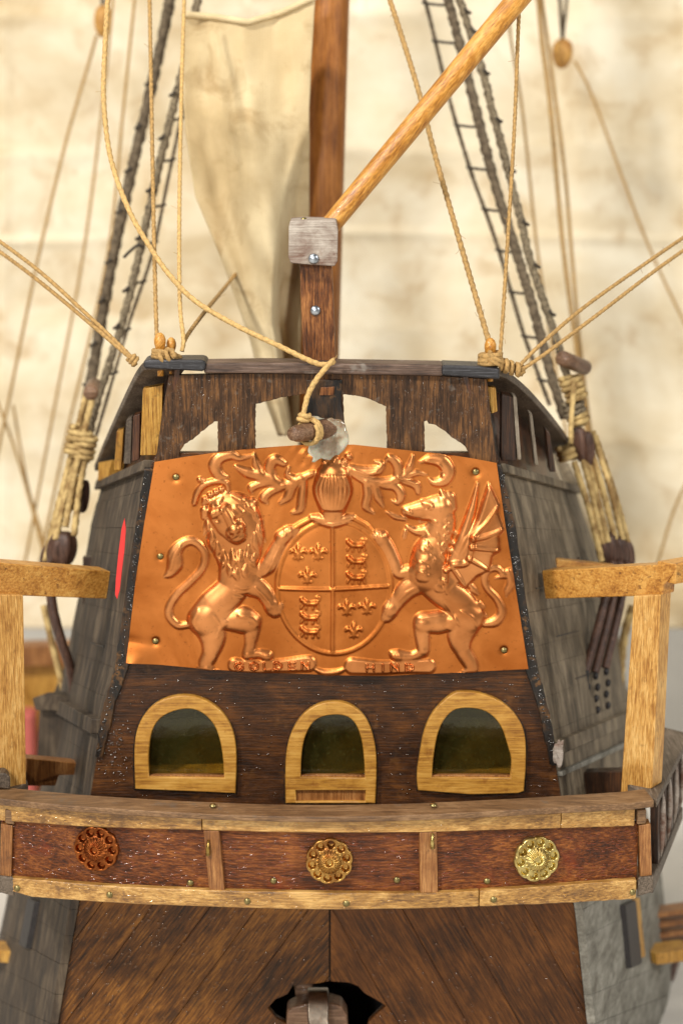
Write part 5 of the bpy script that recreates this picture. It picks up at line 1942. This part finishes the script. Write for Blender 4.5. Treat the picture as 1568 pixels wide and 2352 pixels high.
def miz(s, t):
    tv = float(np.interp(s, [q[0] for q in TOPS], [q[2] for q in TOPS]))
    v_ = tv + (1000 - tv) * t
    l_ = float(np.interp(v_, [q[0] for q in LEFT], [q[1] for q in LEFT]))
    r_ = float(np.interp(v_, [q[0] for q in RIGHT], [q[1] for q in RIGHT]))
    u = l_ + (r_ - l_) * s
    y = 84 + 5 * math.sin(s * 5.2 + 0.8 + t * 2.2) * (0.4 + t) + 2.5 * math.sin(s * 11 - t * 3)
    turn = max(0.0, min(1.0, (t - 0.28) * 2.2))
    edge = 0.95 - 0.55 * turn
    q = max(0.0, min(1.0, (s - edge) / 0.14))
    y += 30 * q * q * (3 - 2 * q) * turn
    y += 1.2 * mnoise.noise(Vector((s * 6, t * 10, 1)))
    return at(u, v_, y)


mz = empty('mizzen_sail', at(640, 1000, 90))
tag(mz, 'tan cloth sail hanging loose beside the brown mast with a rolled top hem', 'sail')
cloth_mesh('cloth', miz, 90, 130, MAT['sail2'], mz)
hem = [miz(i / 20, 0.0) + Vector((0, -.001, 0)) for i in range(21)]
V, F = tube_geo(smooth_path(hem, .0012), .0009, 10, wob=.2)
mobj('hem', V, F, MAT['sail2'], mz, True)

# pinkish red panel glimpsed behind the port side
pan = slab('red_cloth', [(-80, 1640, 215), (78, 1640, 215), (80, 1760, 215), (84, 2100, 215), (-80, 2100, 215)], 10, MAT['redpanel'], None, 2.0)
tag(pan, 'faded red cloth patch glimpsed behind the port side of the hull', 'cloth')

slab('forecastle_rail', [(-40, 1486, 230), (190, 1480, 230), (190, 1528, 230), (-40, 1534, 230)], 8, MAT['divider'], SHIP, 0.5)
slab('forecastle_wall', [(-40, 1532, 236), (190, 1526, 236), (190, 2200, 236), (-40, 2200, 236)], 6, MAT['ochre'], SHIP, 0.5)

slab('forward_hull', [(-60, 2050, 200), (70, 2060, 200), (44, 2420, 200), (-60, 2420, 200)], 6, MAT['railside'], SHIP, 0.5)


# ------------------------------------------------------------------ hardened beads and ridges in the varnish, catching the light
def varnish(name, parent, col, n, pick, rmm, elong=(1.0, 1.0), seed=1, slope=0.0):
    r_ = random.Random(seed)
    t = NT('varnish_bead_' + name)
    t.b.inputs['Base Color'].default_value = lin(col)
    t.b.inputs['Roughness'].default_value = 0.10
    t.b.inputs['Specular IOR Level'].default_value = 0.9
    V, F = [], []
    SEG = 8
    for _ in range(n):
        q = None
        while q is None:
            q = pick(r_)
        u, v_, Y = q
        c = at(u, v_, Y)
        r = r_.uniform(*rmm) * MM
        ex = r_.uniform(*elong)
        an = slope + r_.uniform(-.3, .3) if ex > 1.3 else r_.uniform(0, 3.1)
        ca, sa = math.cos(an), math.sin(an)
        hh = r * r_.uniform(.22, .42)
        o = len(V)
        for rr2, h in ((1.0, -.15), (.8, .5), (.45, .86)):
            for k in range(SEG):
                th_ = 2 * math.pi * k / SEG
                x, z = math.cos(th_) * r * ex * rr2, math.sin(th_) * r * rr2
                V.append(c + Vector((x * ca - z * sa, -h * hh, x * sa + z * ca)))
        V.append(c + Vector((0, -hh, 0)))
        for i in range(2):
            for k in range(SEG):
                k2 = (k + 1) % SEG
                F.append((o + i * SEG + k, o + i * SEG + k2, o + (i + 1) * SEG + k2, o + (i + 1) * SEG + k))
        for k in range(SEG):
            F.append((o + 2 * SEG + k, o + 2 * SEG + (k + 1) % SEG, o + 3 * SEG))
    ob = mobj('varnish_beads', V, F, t.m, parent, True)
    ob['kind'] = 'stuff'
    return ob


def inside(u, v_, P):
    r = False
    for i in range(len(P)):
        (x0, y0), (x1, y1) = P[i], P[(i + 1) % len(P)]
        if (y0 > v_) != (y1 > v_) and u < (x1 - x0) * (v_ - y0) / (y1 - y0) + x0:
            r = not r
    return r


def pick_transom(r_):
    if r_.random() < .28:
        u, v_ = r_.gauss(262, 26), r_.gauss(1715, 45)
    else:
        u, v_ = r_.uniform(225, 1275), r_.uniform(1545, 1835)
    if not inside(u, v_, TR_OUT) or any(inside(u, v_, grow(w, 1.03)) for w in (W1o, W2o, W3o)) or v_ < 1552:
        return None
    return u, v_, 0.0


def pick_low(side):
    def f(r_):
        u, v_ = r_.uniform(130, 1350), r_.uniform(2085, 2360)
        if (u < CX) != (side == 'L') or not inside(u, v_, LOW) or inside(u, v_, grow(HOLE, 1.1)):
            return None
        if side == 'L' and r_.random() < .5 and not 0 < (1.35 * u + v_) - (1.35 * 300 + 2101) < 160:
            return None
        return u, v_, 2.0
    return f


def pick_panel(r_):
    u = r_.uniform(15, 1460)
    f_ = r_.uniform(.04, .96)
    v_ = smln('bandbot', u) * (1 - f_) + smln('panelbot', u) * f_
    if any(math.hypot(u - a_, v_ - b_) < 58 for a_, b_ in ((223, 1948), (756, 1976), (1230, 1971))) or 462 < u < 518 or 960 < u < 1008:
        return None
    return u, v_, gY(u)


def pick_board(r_):
    u, v_ = r_.uniform(365, 1140), r_.uniform(868, 1040)
    if not inside(u, v_, BO) or any(inside(u, v_, grow(h_, 1.12)) for h_ in (H1, H2, H3, H4)) or 680 < u < 800:
        return None
    return u, v_, -0.6


def pick_edge(r_):
    f_ = r_.random()
    v_ = 1090 + 640 * f_
    if r_.random() < .5:
        u = float(np.interp(v_, [1075, 1200, 1400, 1540, 1640, 1740], [340, 320, 296, 274, 244, 226])) + r_.uniform(-5, 6)
    else:
        u = float(np.interp(v_, [1068, 1200, 1420, 1540, 1640, 1760], [1145, 1172, 1205, 1226, 1252, 1272])) + r_.uniform(-6, 6)
    return u, v_, -0.9


def pick_band(r_):
    u = r_.uniform(10, 1455)
    if r_.random() < .5:
        f_ = r_.uniform(.1, .9)
        return u, (smln('bandtop', u) - 3) * (1 - f_) + smln('bandbot', u) * f_, gY(u) - 1.3
    f_ = r_.uniform(.1, .9)
    return max(u, 30), smln('panelbot', max(u, 30)) * (1 - f_) + smln('lowbot', max(u, 30)) * f_, gY(max(u, 30)) - 1.6


varnish('transom', transom, (58, 33, 11), 250, pick_transom, (.16, .34), (1.0, 2.0), 3)
varnish('planks_port', lower, (100, 62, 22), 240, pick_low('L'), (.14, .28), (1.0, 2.0), 4, .9)
varnish('planks_starboard', lower, (96, 57, 21), 90, pick_low('R'), (.15, .26), (1.0, 2.0), 5, -1.0)
varnish('panels', gal, (112, 50, 20), 360, pick_panel, (.11, .18), (2.5, 8.0), 6)
varnish('board', board, (80, 53, 30), 260, pick_board, (.10, .20), (1.4, 4.0), 7, 1.57)
varnish('edges', transom, (30, 24, 20), 240, pick_edge, (.15, .34), (1.0, 1.8), 8)
varnish('bands', gal, (186, 138, 70), 300, pick_band, (.09, .15), (2.5, 7.0), 9)
